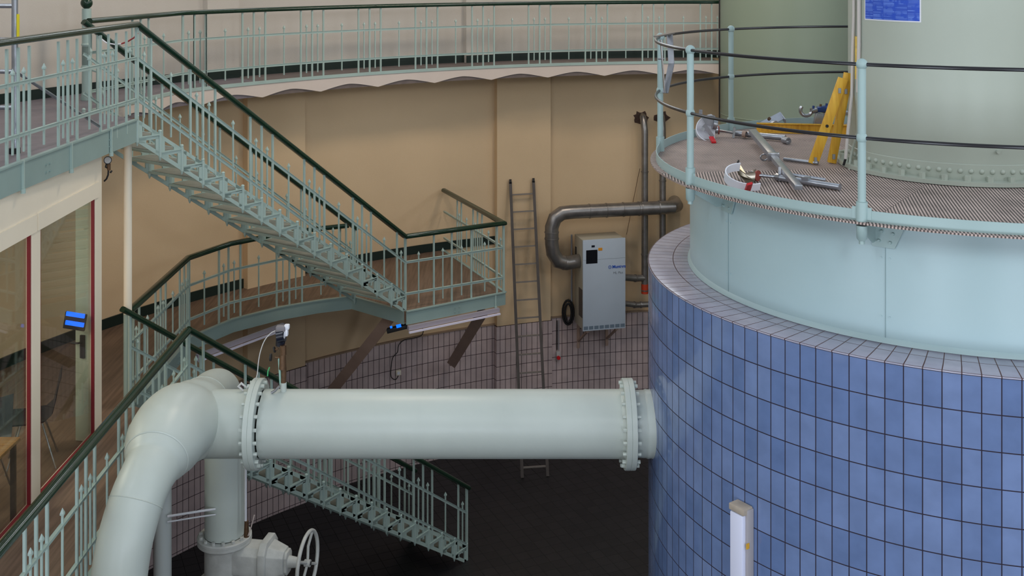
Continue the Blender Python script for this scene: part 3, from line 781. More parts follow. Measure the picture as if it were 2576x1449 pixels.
for px, py, Y, r in ((452, 1066, 9.75, .338), (432, 1085, 9.55, .337), (412, 1114, 9.34, .318), (396, 1146, 9.16, .268), (384, 1172, 9.05, .222), (368, 1202, 8.93, .212), (349, 1245, 8.80, .210), (330, 1302, 8.70, .210), (312, 1372, 8.62, .210), (300, 1450, 8.58, .210), (293, 1530, 8.56, .210), (290, 1700, 8.56, .210), (290, 2400, 8.56, .210)):
    S.append(aty(px, py, Y)); rr.append(r)
# densify with Catmull-Rom
def crom(P, rs, k=5):
    o = []; q = []
    for i in range(len(P)-1):
        p0, p1, p2, p3 = P[max(i-1, 0)], P[i], P[i+1], P[min(i+2, len(P)-1)]
        for j in range(k):
            t_ = j/k; o.append(0.5*((2*p1)+(p2-p0)*t_+(2*p0-5*p1+4*p2-p3)*t_*t_+(3*p1-p0-3*p2+p3)*t_**3)); q.append(rs[i]+(rs[i+1]-rs[i])*t_)
    o.append(P[-1]); q.append(rs[-1]); return o, q
So, Ro = crom(S[1:], rr[1:])
So = [S[0]]+So; Ro = [rr[0]]+Ro
Sf = [(p, r) for p, r in zip(So, Ro) if p.z > 0.02]
MB().tube([p for p, r in Sf], [r for p, r in Sf], 56).build('pipe_bend', PIPEM, t)
# weld seams on the bend
def seam(i):
    d = (So[i+1]-So[i]).normalized(); r = Ro[i]
    MB().lathe(So[i], d, [(r-.002, -.008), (r+.005, 0), (r-.002, .008)], 56).build('weld_seam', PIPEM, t)
for i in (30, 62, 78): seam(i)

# gate valve under the vertical leg
VX, VY = -2.925, 11.4
t = thing('gate_valve', 'pale grey flanged gate valve with a round handwheel on the vertical pipe', 'valve', (VX, VY, EYE-6.7))
def vflange(z, r, h):
    MB().lathe((VX, VY, z), (0, 0, 1), [(.19, 0), (r-.01, 0), (r, .01), (r, h/2-.004), (r-.006, h/2), (r, h/2+.004), (r, h-.01), (r-.01, h), (.2, h)], 56).build('flange', CASTIRON, t)
    for k in range(8):
        a = R(-175+k*24); p = V(VX+math.cos(a)*(r-.035), VY+math.sin(a)*(r-.035), z+h); MB().cyl(p, p+V(0, 0, .025), .018, 6).build('flange_bolt', CASTIRON, t)
vflange(EYE-5.86, .272, .075); vflange(EYE-6.32, .272, .075)
MB().cyl((VX, VY, EYE-6.3), (VX, VY, EYE-5.84), .20, 40).build('body', CASTIRON, t)
MB().lathe((VX, VY, EYE-7.6), (0, 0, 1), [(.198, -.9), (.198, 1.29)], 40).build('lower_pipe', PIPEM, t)
vz = EYE-6.02; ax_ = V(.985, -.17, 0.02).normalized(); b0 = V(VX, VY, vz)
side = ax_.cross(V(0, 0, 1)).normalized()
def octa(d0, d1, w0, h0, w1, h1, name):
    mb = MB(); A_ = []; B_ = []
    for (d_, w_, h_, L) in ((d0, w0, h0, A_), (d1, w1, h1, B_)):
        for x, y in ((-1, -.6), (-.6, -1), (.6, -1), (1, -.6), (1, .6), (.6, 1), (-.6, 1), (-1, .6)):
            L.append(mb.bm.verts.new(b0+ax_*d_+side*x*w_+V(0, 0, y*h_)))
    for i in range(8): mb.face([A_[i], A_[(i+1) % 8], B_[(i+1) % 8], B_[i]])
    mb.face(A_[::-1]); mb.face(B_); mb.build(name, CASTIRON, t, bevel=.006)
octa(0.0, .43, .14, .165, .15, .155, 'bonnet_body')
octa(.425, .50, .185, .225, .185, .225, 'bonnet_flange')
octa(.50, .66, .155, .175, .10, .125, 'bonnet_cover')
octa(.66, .69, .085, .115, .085, .115, 'gland_flange')
MB().cyl(b0+ax_*.69, b0+ax_*.80, .06, 16, r2=.045).build('gland', CASTIRON, t)
MB().cyl(b0+ax_*.80, b0+ax_*.92, .020, 12).build('stem', CHROME, t)
wc = b0+ax_*.885
up_ = V(0, 0, 1)
mb = MB(); pts = [wc + (side*math.cos(2*PI*i/48) + up_*math.sin(2*PI*i/48))*.295 for i in range(48)]
mb.tube(pts, .019, 10, closed=True); hw = mb.build('handwheel', CASTIRON, t)
for k in range(4):
    a = 2*PI*k/4+.5; MB().tube([wc, wc + (side*math.cos(a)+up_*math.sin(a))*.15 - ax_*.02, wc + (side*math.cos(a) + up_*math.sin(a))*.29], .014, 8).build('spoke', CASTIRON, hw)
MB().cyl(wc-ax_*.03, wc+ax_*.03, .035, 14).build('hub', CASTIRON, hw)
MB().box(V(VX+.23, VY-.20, EYE-6.36), (.16, .05, .05)).build('blue_plate', BLUEP, t)

# thin pipes near the vertical leg
o = MB().tube([aty(618, 1155, 11.2), aty(618, 1312, 11.2)], .012, 10).build('thin_pipe', WHITE)
tag(o, 'thin white pipe hanging down beside the vertical pipe above the valve', 'pipe')
t2 = thing('drain_fitting', 'small rusty fitting with a lever on the upper flange of the valve', 'fitting', aty(622, 1345, 11.2))
MB().cyl(aty(620, 1350, 11.2), aty(620, 1310, 11.2), .028, 10, r2=.02).build('fitting_body', BRASS, t2)
MB().tube([aty(624, 1348, 11.15), aty(632, 1325, 11.15), aty(640, 1296, 11.15)], .006, 6).build('lever', mat('pale_lever', (190, 176, 170), .5), t2)
t2 = thing('support_column', 'round grey steel column holding up the cabin floor, left of the valve', 'column', (-3.50, 11.22, 0))
MB().cyl((-3.50, 11.22, 0), (-3.50, 11.22, ZM-.205), .088, 32).build('column_shaft', mat('grey_white_paint', (186, 194, 194), .3), t2)
MB().cyl((-3.50, 11.22, 0), (-3.50, 11.22, .03), .15, 24).build('base_plate', MINT_D, t2)
for dz, nm in ((0, 'upper'), (-.055, 'lower')):
    z = EYE-5.46+dz
    o = MB().tube([V(-3.42, 11.12, z-.01), V(-3.1, 11.17, z+.02), V(-2.96, 11.19, z+.03)], .012 if dz == 0 else .008, 8).build('thin_pipe', WHITE)
    tag(o, nm + ' of two thin pale pipes linking the grey column and the vertical pipe', 'pipe')

# gauge on the big pipe
gY = 10.0
t = thing('pressure_gauge', 'black pressure transmitter on old brass fittings on top of the big pipe', 'gauge', aty(708, 980, gY))
MB().cyl(aty(713, 990, gY), aty(713, 962, gY), .028, 14).build('pipe_socket', PIPEM, t)
MB().tube([aty(706, 968, gY), aty(704, 935, gY), aty(702, 900, gY)], .011, 8).build('glass_tube', mat('tube_glass', (150, 190, 180), .15), t)
MB().cyl(aty(713, 965, gY), aty(714, 925, gY), .024, 12).build('brass_pipe', BRASS, t)
MB().cyl(aty(711, 928, gY), aty(711, 892, gY), .034, 12, r2=.028).build('brass_body', BRASS, t)
MB().cyl(aty(712, 892, gY), aty(712, 868, gY), .030, 8).build('brass_nut', BRASS, t)
MB().tube([aty(712, 900, gY), aty(692, 899, gY)], .012, 8).build('valve_stem', BRASS, t)
MB().cyl(aty(683, 899, gY), aty(679, 899, gY), .033, 16).build('hand_knob', DARK, t)
MB().tube([aty(700, 877, gY), aty(692, 880, gY)], .009, 8).build('valve_stem', BRASS, t)
MB().cyl(aty(692, 879, gY), aty(689, 880, gY), .026, 16).build('hand_knob', DARK, t)
MB().cyl(aty(703, 872, gY)+V(0, .03, 0), aty(706, 838, gY)+V(0, .03, 0), .040, 20, r2=.045).build('housing', mat('navy_black_plastic', (22, 26, 40), .25), t)
MB().cyl(aty(698, 846, gY), aty(716, 842, gY), .058, 24).build('gauge_case', mat('navy_black_plastic', (22, 26, 40), .25), t)
MB().cyl(aty(716.5, 842, gY), aty(717.5, 842, gY), .050, 24).build('gauge_face', WPLAS, t)
MB().box(aty(707, 826, gY), (.085, .07, .05)).build('cap', mat('grey_plastic', (120, 116, 120), .5), t, bevel=.01)
MB().box(aty(722, 822, gY), (.045, .05, .045)).build('connector_cap', WPLAS, t, bevel=.01)
MB().box(aty(721, 836, gY), (.026, .05, .06)).build('connector', WPLAS, t, bevel=.006)
cb = [aty(693, 832, gY), aty(680, 839, gY), aty(665, 858, gY), aty(655, 885, gY), aty(650, 912, gY), aty(647, 942, gY), aty(640, 960, gY+.05)]
cbs, _ = crom(cb, [0]*7, 4)
MB().tube(cbs, .0045, 6).build('signal_cable', mat('pale_cable', (196, 196, 196), .5), t)
MB().tube([aty(683, 988, gY-.05), aty(692, 983, gY-.05), aty(704, 970, gY-.05)], .012, 8).build('clamp', CHROME, t)
o = MB().tube([aty(612, 983, 10.0), aty(600, 972, 10.0), aty(607, 964, 10.0), aty(624, 978, 10.0)], .009, 8).build('cable_loop', mat('pale_cable', (196, 196, 196), .5))
tag(o, 'short pale cable looped on top of the pipe left of the flange', 'cable')
o = MB().tube([aty(673, 946, 10.0), aty(674, 934, 10.0), aty(678, 924, 10.0)], .006, 6).build('green_tie', mat('green_plastic', (70, 170, 110), .4))
tag(o, 'small green cable tie sticking up beside the left flange', 'cable tie')

# ------------------------------------------------------------------ posts, braces, landing fittings
t = thing('landing_post', 'slim cream post with mint foot holding up the upper landing corner', 'post', (-4.37, 12.74, ZM))
MB().cyl((-4.37, 12.74, ZM), (-4.37, 12.74, 4.69), .047, 24).build('post_foot', MINT_D, t)
MB().cyl((-4.37, 12.74, 4.69), (-4.37, 12.74, ZG-.22), .046, 24).build('post_shaft', CREAM, t)
t = thing('newel_post', 'thick round mint newel post with dark green ball at the head of the stair', 'post', (-5.43, 14.3, ZG))
MB().cyl((-5.43, 14.3, ZG), (-5.43, 14.3, 8.10), .058, 24).build('post_shaft', MINT, t)
MB().lathe((-5.43, 14.3, 0), (0, 0, 1), [(.07, ZG), (.075, ZG+.02), (.06, ZG+.10), (.058, ZG+.4), (.072, ZG+.42), (.058, ZG+.45), (.058, 7.62), (.068, 7.64), (.058, 7.66)], 24).build('post_collar', MINT, t)
MB().ball((-5.43, 14.3, 8.17), .075, 20, 12).build('ball_cap', HAND, t)
MB().tube([V(-5.37, 14.28, 7.55), V(-5.22, 14.2, 7.56), V(-5.12, 14.1, 7.45), V(-5.05, 13.95, 7.6)], .012, 8).build('scroll', MINT, t)
MB().tube([V(-5.37, 14.28, 7.32), V(-5.25, 14.2, 7.30), V(-5.15, 14.05, 7.12), V(-5.05, 13.9, 7.02)], .014, 8).build('scroll', MINT, t)

def brace(label, a, b):
    t = thing('steel_brace', label, 'brace', b)
    MB().bar(a, b, .165, .018, up=V(0, -1, .3)).build('flange_plate', BROWN, t)
    d = (Vector(b)-Vector(a)).normalized(); s = d.cross(V(0, -1, .3)).normalized()
    MB().bar(Vector(a)+V(0, .04, 0), Vector(b)+V(0, .04, 0), .02, .07, up=V(0, -1, .3)).build('web_plate', BROWN, t)
pa = onr(1135, RW-.14); brace('brown diagonal steel brace between the middle landing and the tiled wall, nearer the ladder', V(-.42, 16.95, ZM-.21), V(pa.x, pa.y, EYE-7.0))
pa = onr(832, RW-.14); brace('brown diagonal steel brace under the foot of the upper stair, reaching down left', V(-1.78, 16.75, ZM-.21), V(pa.x, pa.y, EYE-7.0))

def batten(label, a, b, off):
    t = thing('strip_light', label, 'light', a)
    a = Vector(a); b = Vector(b)
    MB().bar(a, b, .05, .06).build('housing', PINK, t); MB().bar(a+V(off[0], off[1], -.05), b+V(off[0], off[1], -.05), .028, .024).build('tube_lamp', mat('white_tube', (232, 226, 244), .3), t)
pA = V(-1.50, 16.16, ZM-.235); pB = V(-.20, 17.03, ZM-.235)
batten('long pale strip light fixed under the front edge of the middle landing', pA, pB, (.02, -.04))
batten('pale strip light under the curved walkway edge, behind the gauge', V(-4.22, 15.0, ZM-.24), V(-3.33, 16.32, ZM-.24), (.03, -.03))
t = thing('blue_glow', 'small black device with two glowing blue displays under the landing corner', 'device', aty(990, 830, 16.3))
c = aty(999, 826, 16.35); MB().box(c, (.30, .10, .06), Matrix.Rotation(R(-14), 3, 'Y')).build('case', DARK, t, bevel=.006)
MB().box(aty(1003, 820, 16.29), (.07, .012, .045), Matrix.Rotation(R(-14), 3, 'Y')).build('display', SCREEN, t)
MB().box(aty(984, 823, 16.29), (.03, .012, .03), Matrix.Rotation(R(-14), 3, 'Y')).build('display', SCREEN, t)
# socket and its cable on the tiled wall
w = onr(1002, RW-.05); sp = V(w.x, w.y, EYE-(937+87)*w.y/F_)
t = thing('wall_socket', 'small cream socket box on the mauve tiles under the landing', 'socket', sp)
MB().box(sp, (.085, .06, .085), R(22)).build('socket_box', CREAM, t, bevel=.006); MB().cyl(sp+V(.006, -.03, 0), sp+V(.01, -.036, 0), .026, 16).build('socket_face', WPLAS, t)
pp = []
for px, py in ((1002, 945), (995, 955), (984, 948), (984, 925), (988, 900), (1000, 886), (1003, 868), (1018, 855), (1040, 851), (1060, 844), (1065, 832), (1062, 824)):
    w = onr(px, RW-.075); pp.append(V(w.x, w.y, EYE-(py+87)*w.y/F_))
pp, _ = crom(pp, [0]*len(pp), 3)
tag(MB().tube(pp, .007, 6).build('power_cable', DARK), 'black power cable hanging from the landing light to the wall socket', 'cable')

# wall gauge by the cabin corner
t = thing('pressure_gauge', 'small round dial gauge with bent black pipe by the cabin corner', 'gauge', aty(268, 455, 11.95))
MB().cyl(aty(271, 403, 11.9), aty(271, 403, 11.93), .042, 20).build('dial_rim', DARK, t); MB().cyl(aty(271, 403, 11.895), aty(271, 403, 11.90), .034, 20).build('dial_face', mat('dial_grey', (170, 168, 166), .4), t)
MB().tube([aty(268, 411, 11.95), aty(266, 420, 11.95), aty(273, 424, 11.95), aty(272, 440, 11.95), aty(268, 450, 11.95), aty(262, 456, 11.95)], .009, 8).build('bent_pipe', DARK, t)
MB().cyl(aty(274, 412, 11.95), aty(274, 428, 11.95), .018, 10).build('valve_body', BRASS, t); MB().cyl(aty(278, 431, 11.95), aty(281, 433, 11.95), .016, 10).build('valve_knob', DARK, t)
# red and white tie between the rails at the stair head
o1 = [aty(346, 84, 12.5), aty(337, 95, 12.62), aty(322, 104, 12.8), aty(306, 110, 12.95)]
tp = thing('barrier_tape', 'twisted red and white tape tied across the head of the upper stair', 'tape', o1[0])
MB().tube(o1, .009, 6).build('red_length', mat('red_tape', (178, 24, 40), .5), tp)
MB().tube([aty(306, 110, 12.95), aty(290, 112, 13.0), aty(268, 108, 13.05), aty(256, 99, 13.1), aty(250, 92, 13.15)], .009, 6).build('white_length', WPLAS, tp)

# ------------------------------------------------------------------ ladder
wl = onr(1284, RW-.16); wr_ = onr(1342, RW-.16)
TL = V(wl.x, wl.y, EYE-(458+87)*wl.y/F_); TR = V(wr_.x, wr_.y, EYE-(455+87)*wr_.y/F_)
BL = V((1314-CX)/F_*18.92, 18.92, 0.0); BR = V((1378-CX)/F_*18.98, 18.98, 0.0)
t = thing('ladder', 'tall grey metal ladder leaning on the tan wall pilaster', 'ladder', BL)
for a, b in ((TL, BL), (TR, BR)):
    MB().bar(a, b, .050, .06, up=V(0, -1, 0)).build('side_rail', mat('grey_ladder_metal', (84, 76, 72), .5, metal=.2, var=.15, vscale=8), t)
    MB().cyl(a+V(-.02, -.01, .01), a+V(.02, -.01, .01), .042, 16).build('top_roller', DARK, t)
for k in range(16):
    f = (k+.5)*.0615+.045 - .03
    MB().bar(TL.lerp(BL, f)+V(0, -.0, 0), TR.lerp(BR, f), .028, .022).build('rung', mat('pale_rung', (146, 138, 132), .45, metal=.3), t)

# ------------------------------------------------------------------ dehumidifier and ducts
UA = 104.0; un = V(math.cos(R(UA)), math.sin(R(UA)), 0); ut = V(-un.y, un.x, 0)   # ut points left
UC = V(1.645, 20.03, 0)            # front centre
zb, zt = 2.14, 3.76
t = thing('dehumidifier', 'tall pale grey dehumidifier cabinet on brackets on the tan wall beside the ladder', 'dehumidifier', (UC.x, UC.y, zb))
c = UC+un*.27; MB().box((c.x, c.y, (zb+zt)/2), (.78, .50, zt-zb-.02), R(UA-90)).build('case', UNITS, t, bevel=.01)
MB().box((UC.x, UC.y, (zb+zt)/2), (.80, .035, zt-zb), R(UA-90)).build('front_door', UNITW, t, bevel=.006)
fr = UC-un*.0185; lft = ut*1.0
def fp(x, z, d=.001): return UC - un*(.0175+d) - ut*x + V(0, 0, z)      # x to the right from the centre, z world
def fbox(name, x, z, w, h, m, d=.004, par=None):
    c = fp(x, z, d/2); return MB().box(c, (w, d, h), R(UA-90)).build(name, m, par or t)
fbox('display', -.235, zt-.30, .21, .24, mat('black_glass', (20, 22, 28), .2))
fbox('label_plate', -.21, zt-.115, .06, .035, mat('navy_black_plastic', (22, 26, 40), .25)); fbox('warning_sticker', -.075, zt-.175, .075, .05, mat('orange_sticker', (226, 150, 40), .5))
fbox('panel_seam', 0, zt-.375+.02, .79, .005, mat('seam_grey', (140, 150, 160), .5), .001)
for k in range(8): fbox('vent_slot', -.345+k*.0985, zb+.055, .08, .06, mat('slot_grey', (104, 120, 136), .5), .002)
M = Matrix.Translation(fp(.15, zt-.53, .0015)) @ Matrix.Rotation(R(UA-90), 4, 'Z') @ Matrix.Rotation(PI/2, 4, 'X')
text_mesh('Munters', .075, 'logo_text', BLUEP, t, M, bold=.0025)
M = Matrix.Translation(fp(.165, zt-.635, .0015)) @ Matrix.Rotation(R(UA-90), 4, 'Z') @ Matrix.Rotation(PI/2, 4, 'X')
text_mesh('ML Plus', .06, 'model_text', mat('grey_print', (120, 128, 136), .5), t, M)
lc = fp(.105, zt-.505, .0)
mb = MB(); mb.tube([lc + (-ut*math.cos(2*PI*i/24)+V(0, 0, math.sin(2*PI*i/24)))*.027 - un*.002 for i in range(24)], .004, 6, closed=True); mb.box(lc-un*.002, (.03, .003, .008), R(UA-90)); mb.build('logo_ring', BLUEP, t)
sl = UC+ut*.392
for d_, z_, w_, h_ in ((.42, zt-.30, .05, .16), (.30, zt-.36, .05, .05), (.36, zt-.50, .03, .10), (.22, zt-.42, .03, .05)):
    c = sl+un*d_; MB().box((c.x, c.y, z_), (.02, w_, h_), R(UA-90)).build('switch', DARK, t)
c = sl+un*.14; MB().box((c.x, c.y, zb+.47), (.012, .2, .5), R(UA-90)).build('side_grille', mat('dark_grille', (86, 80, 78), .6), t)
for x in (-.30, .25):
    mb = MB(); p = UC-ut*x
    mb.bar(p+un*.58+V(0, 0, zb-.02), p+un*.58+V(0, 0, zb-.50), .05, .02, up=un); mb.bar(p+un*.05+V(0, 0, zb-.03), p+un*.56+V(0, 0, zb-.36), .04, .03); mb.bar(p+un*.02+V(0, 0, zb-.025), p+un*.58+V(0, 0, zb-.025), .05, .03)
    mb.build('wall_bracket', BROWN, t)

def wallp(px, py, d):
    w = onr(px, RW-d); return V(w.x, w.y, EYE-(py+87)*w.y/F_)
def duct(name, label, pts, r, rings=None, m=GREYM, group=None):
    t = thing(name, label, 'duct', pts[0], group)
    MB().tube(pts, r, 24).build('duct_pipe', m, t)
    if rings:
        for (i, f) in rings:
            a, b = pts[i], pts[i+1]; p = a.lerp(b, f); d_ = (b-a).normalized()
            MB().lathe(p, d_, [(r-.001, -.012), (r+.009, -.010), (r+.009, .010), (r-.001, .012)], 24).build('clamp_band', m, t)
    return t
sp = sl+un*.25+V(0, 0, 0)
D = [V(sp.x, sp.y, EYE-(660+87)*20.05/F_)]
dd = .55
for px, py in ((1424, 662), (1404, 657), (1391, 636), (1388, 612), (1388, 572), (1396, 549), (1414, 536), (1440, 533), (1610, 525), (1690, 521)): D.append(wallp(px, py, dd))
D[0] = V(sp.x+.02, sp.y, D[1].z)
D.append(D[-1] + V(.10, .14, .0)); D.append(D[-1]+V(.01, .30, 0))
duct('exhaust_duct', 'wide grey metal duct curving from the dehumidifier up and right along the wall', D, .122, rings=[(8, .25), (8, .5), (8, .75), (8, .98), (9, .06), (4, .3), (4, .7), (9, .6), (1, .2)])
p0 = wallp(1622, 330, .30)
wd = duct('wall_duct', 'thin grey vertical duct with orange red end cap, rising into a wall hole', [wallp(1622, 738, .30), p0, wallp(1620, 312, .28), wallp(1618, 298, .2), wallp(1616, 292, .02)], .062, rings=[(0, .02), (0, .24), (0, .75)])
duct('wall_duct', 'second thin grey vertical duct, partly hidden behind the tank railing', [wallp(1667, 745, .30), wallp(1667, 330, .30), wallp(1666, 312, .28), wallp(1665, 298, .2), wallp(1664, 292, .02)], .060, rings=[(0, .3), (0, .7)])
MB().cyl(wallp(1622, 738, .30), wallp(1622, 714, .30), .066, 20).build('end_cap', ORANGE, wd)
for px, lab in ((1612, 'left'), (1664, 'right')):
    w = wallp(px, 296, .004); nn = (V(AX, AY, w.z)-w).normalized(); mb = MB(); random.seed(px)
    e1 = nn.cross(V(0, 0, 1)); pts = []
    for i in range(18):
        a = 2*PI*i/18; r_ = .13+random.uniform(-.025, .035) + (.05 if abs(a-PI) < .3 else 0); pts.append(w + e1*math.cos(a)*r_ + V(0, 0, math.sin(a)*r_*.9))
    mb.plate(pts, .012, nn); tag(mb.build('duct_hole', mat('rough_brown_foam', (88, 66, 56), .9, var=.3, vscale=20)), 'rough brown patched hole in the wall around the %s thin duct' % lab, 'wall patch')
uR = UC-ut*.39+un*.25
duct('side_duct', 'short grey duct from the right side of the dehumidifier to the thin vertical duct', [V(uR.x, uR.y, EYE-(703+87)*20.2/F_), wallp(1600, 700, .33), wallp(1621, 699, .30)], .062, rings=[(0, .95)])
duct('side_duct', 'lower short metal duct from the dehumidifier toward the blue base', [V(uR.x, uR.y, EYE-(769+87)*20.2/F_), wallp(1600, 767, .33), wallp(1660, 764, .30)], .052, rings=[(0, .9), (1, .2)])
tag(MB().tube([wallp(1610, 424, .24), wallp(1606, 440, .1), wallp(1590, 520, .05), wallp(1576, 590, .1)], .005, 6).build('thin_wire', mat('rusty_wire', (110, 84, 60), .6)), 'thin rusty wire running down the tan wall to the dehumidifier', 'wire')
tag(MB().tube([wallp(1438, 590, .12), wallp(1438, 790, .12)], .016, 8).build('wall_conduit', mat('grey_conduit', (150, 150, 156), .4)), 'grey vertical conduit left of the dehumidifier', 'conduit')
hc = wallp(1429, 785, .10); mb = MB(); mb.tube([hc+V(.10*math.cos(2*PI*i/20), -.02, .22*math.sin(2*PI*i/20)) for i in range(20)], .02, 8, closed=True); mb.tube([hc+V(.06*math.cos(2*PI*i/20), -.05, .17*math.sin(2*PI*i/20)) for i in range(20)], .02, 8, closed=True)
tag(mb.build('cable_coil', DARK), 'coil of black cable hanging left of the dehumidifier', 'cable')
t = thing('emergency_button', 'round red button on a small grey box on the mauve tiles by the ladder', 'button', wallp(1404, 905, .06))
bx = wallp(1404, 895, .07); MB().box(bx, (.075, .06, .16), R(16)).build('button_box', mat('grey_plastic_pale', (176, 174, 176), .5), t, bevel=.005)
MB().cyl(bx+V(.0, -.03, -.02), bx+V(.01, -.065, -.02), .034, 16).build('red_button', REDP, t)
for dx in (-3, 1.5): MB().tube([wallp(1404+dx, 880, .06), wallp(1404+dx, 806, .06)], .009, 6).build('conduit', DARK if dx < 0 else mat('grey_conduit', (150, 150, 156), .4), t)

# ------------------------------------------------------------------ cabin
FX = -4.34
t = thing('glazed_cabin', 'cream walled control cabin with tall red edged windows under the upper landing', 'cabin', (FX, 9.0, ZM))
zc = ZG-.225
ys = [11.85, 11.66, 10.31, 10.12, 8.77, 8.58, 7.23, 7.04, 5.6]
ZW0, ZW1 = ZM+.13, EYE-2.425
def fpanel(y0, y1, z0, z1, name, th=.05, x=FX):
    return MB().box((x-th/2, (y0+y1)/2, (z0+z1)/2), (th, abs(y1-y0), z1-z0)).build(name, CREAM, t)
fpanel(5.6, 11.85, ZW1, zc, 'upper_panel')
fpanel(5.6, 11.85, ZM+.002, ZW0, 'sill_panel')
for a, b in ((11.85, 11.66), (10.31, 10.12), (8.77, 8.58), (7.23, 7.04)): fpanel(b, a, ZW0, ZW1, 'mullion')
for a, b in ((11.66, 10.31), (10.12, 8.77), (8.58, 7.23)):
    # thin raised trim, red seal and the pane
    zj = ZW1
    fpanel(b-.07, a+.09, zj, zj+.16, 'lintel_trim', .012, FX+.013)
    mb = MB()
    for (y0_, y1_, z0, z1) in ((b, b+.02, ZW0, ZW1), (a-.02, a, ZW0, ZW1), (b, a, ZW1-.010, ZW1), (b, a, ZW0, ZW0+.008)):
        mb.box((FX-.02, (y0_+y1_)/2, (z0+z1)/2), (.03, y1_-y0_, z1-z0))
    mb.build('window_seal', RED, t)
    MB().box((FX-.035, (a+b)/2, (ZW0+ZW1)/2), (.006, a-b-.02, ZW1-ZW0-.02)).build('window_pane', GLASS, t)
# side door frame at the far end
ed = V(-.98, .2, 0).normalized(); e0 = V(FX-.03, 11.76, 0)
def epos(s, z): return e0+ed*s+V(0, 0, z)
az = math.atan2(ed.y, ed.x)
c = epos(.13, (ZM+zc)/2); dr = MB().box(c, (.18, .045, zc-ZM-.01), az).build('door_stile', DOORM, t)
MB().box(epos(.15, ZM+1.0)+V(0.01, -.035, 0), (.05, .02, .24), az).build('handle_plate', DARK, dr)
MB().tube([epos(.15, ZM+1.05)+V(.01, -.05, 0), epos(.19, ZM+1.05)+V(.02, -.09, 0), epos(.27, ZM+1.05)+V(.02, -.09, 0)], .011, 8).build('door_handle', DARK, dr)
c = epos(1.05, zc-.12); MB().box(c, (1.6, .045, .24), az).build('door_head', DOORM, t)
c = epos(1.15, ZM+.1); 
t = thing('blue_glow', 'two added glowing blue bars standing for a reflection on the cabin glass', 'device', epos(.26, EYE-3.82))  # glowing bars and case added in place of a blue reflection on the pane
for dz, dx in ((.05, .0), (-.03, .02)):
    MB().box(aty(190-dx*100, 806-dz*280, 11.55)+V(0, 0, 0), (.19, .02, .042), Matrix.Rotation(R(9), 3, 'Y')).build('display', SCREEN, t)
MB().box(aty(189, 808, 11.60), (.22, .03, .17), Matrix.Rotation(R(9), 3, 'Y')).build('case', DARK, t)
# desk
t = thing('desk', 'light wooden desk standing just behind the left cabin window', 'desk', (-4.85, 9.4, ZM))
MB().box((-4.86, 9.35, ZM+.735), (.86, 1.5, .03)).build('desk_top', OAK, t, bevel=.004)
for x in (-4.47, -5.24):
    for y in (8.66, 10.04): MB().box((x, y, ZM+.36), (.04, .04, .72)).build('leg', DARK, t)
def chair(label, x, y, rz):
    t = thing('chair', label, 'chair', (x, y, ZM)); M = Matrix.Rotation(rz, 3, 'Z')
    P = lambda a, b, c: V(x, y, ZM) + M @ V(a, b, c)
    # curved seat and back shell swept sideways
    prof = [(-.20, .44), (-.02, .43), (.12, .44), (.19, .50), (.22, .62), (.25, .78), (.27, .84)]
    mb = MB(); rows = []
    for th in (0, .012):
        rows.append([[mb.bm.verts.new(P(w*(1-.12*max(0, (b-.15))), b+th*.7+.04*abs(w)*0, c+th+.03*(w/.2)**2)) for w in (-.22, -.11, 0, .11, .22)] for b, c in prof])
    for L in rows:
        for i in range(len(prof)-1):
            for j in range(4): mb.face([L[i][j], L[i][j+1], L[i+1][j+1], L[i+1][j]])
    mb.build('seat_shell', mat('black_chair_shell', (22, 25, 30), .5), t, smooth=80)
    for a, b in ((-.19, -.2), (.19, -.2), (-.19, .2), (.19, .2)): MB().tube([P(a*.6, b*.5, .43), P(a*1.1, b*1.15, 0.0)], .010, 8).build('leg', CHROME, t)
chair('black shell chair with thin legs seen through the right cabin window', -4.82, 11.25, R(-70))
chair('black shell chair at the desk behind the left cabin window', -4.95, 10.45, R(10))

# ------------------------------------------------------------------ mobile scaffold tower on the landing, far left
t = thing('scaffold_tower', 'aluminium scaffold frame with yellow tape standing at the far left on the upper landing', 'scaffold', aty(38, 395, 10.25))
fx, fy = -4.55, 10.25
MB().cyl((fx, fy, ZG+.03), (fx, fy, 9.4), .028, 16).build('upright', ALU, t)
MB().cyl((fx-.72, fy, ZG+.03), (fx-.72, fy, 9.4), .028, 16).build('upright', ALU, t)
for z in (ZG+.42, ZG+.75, ZG+1.04, ZG+1.35): MB().cyl((fx-.72, fy, z), (fx, fy, z), .022, 12).build('rung', ALU, t)
MB().box((fx+.035, fy-.01, 8.07), (.022, .012, .27)).build('yellow_tape', mat('yellow_tape', (222, 206, 40), .5), t)
for s in (0, -.72):
    MB().cyl((fx+s, fy, ZG+.001), (fx+s, fy, ZG+.05), .05, 16).build('foot', DARK, t)
MB().tube([V(fx+.02, fy-.02, ZG+.75), V(fx+.30, fy+1.3, ZG+.06)], .016, 8).build('brace', ALU, t)

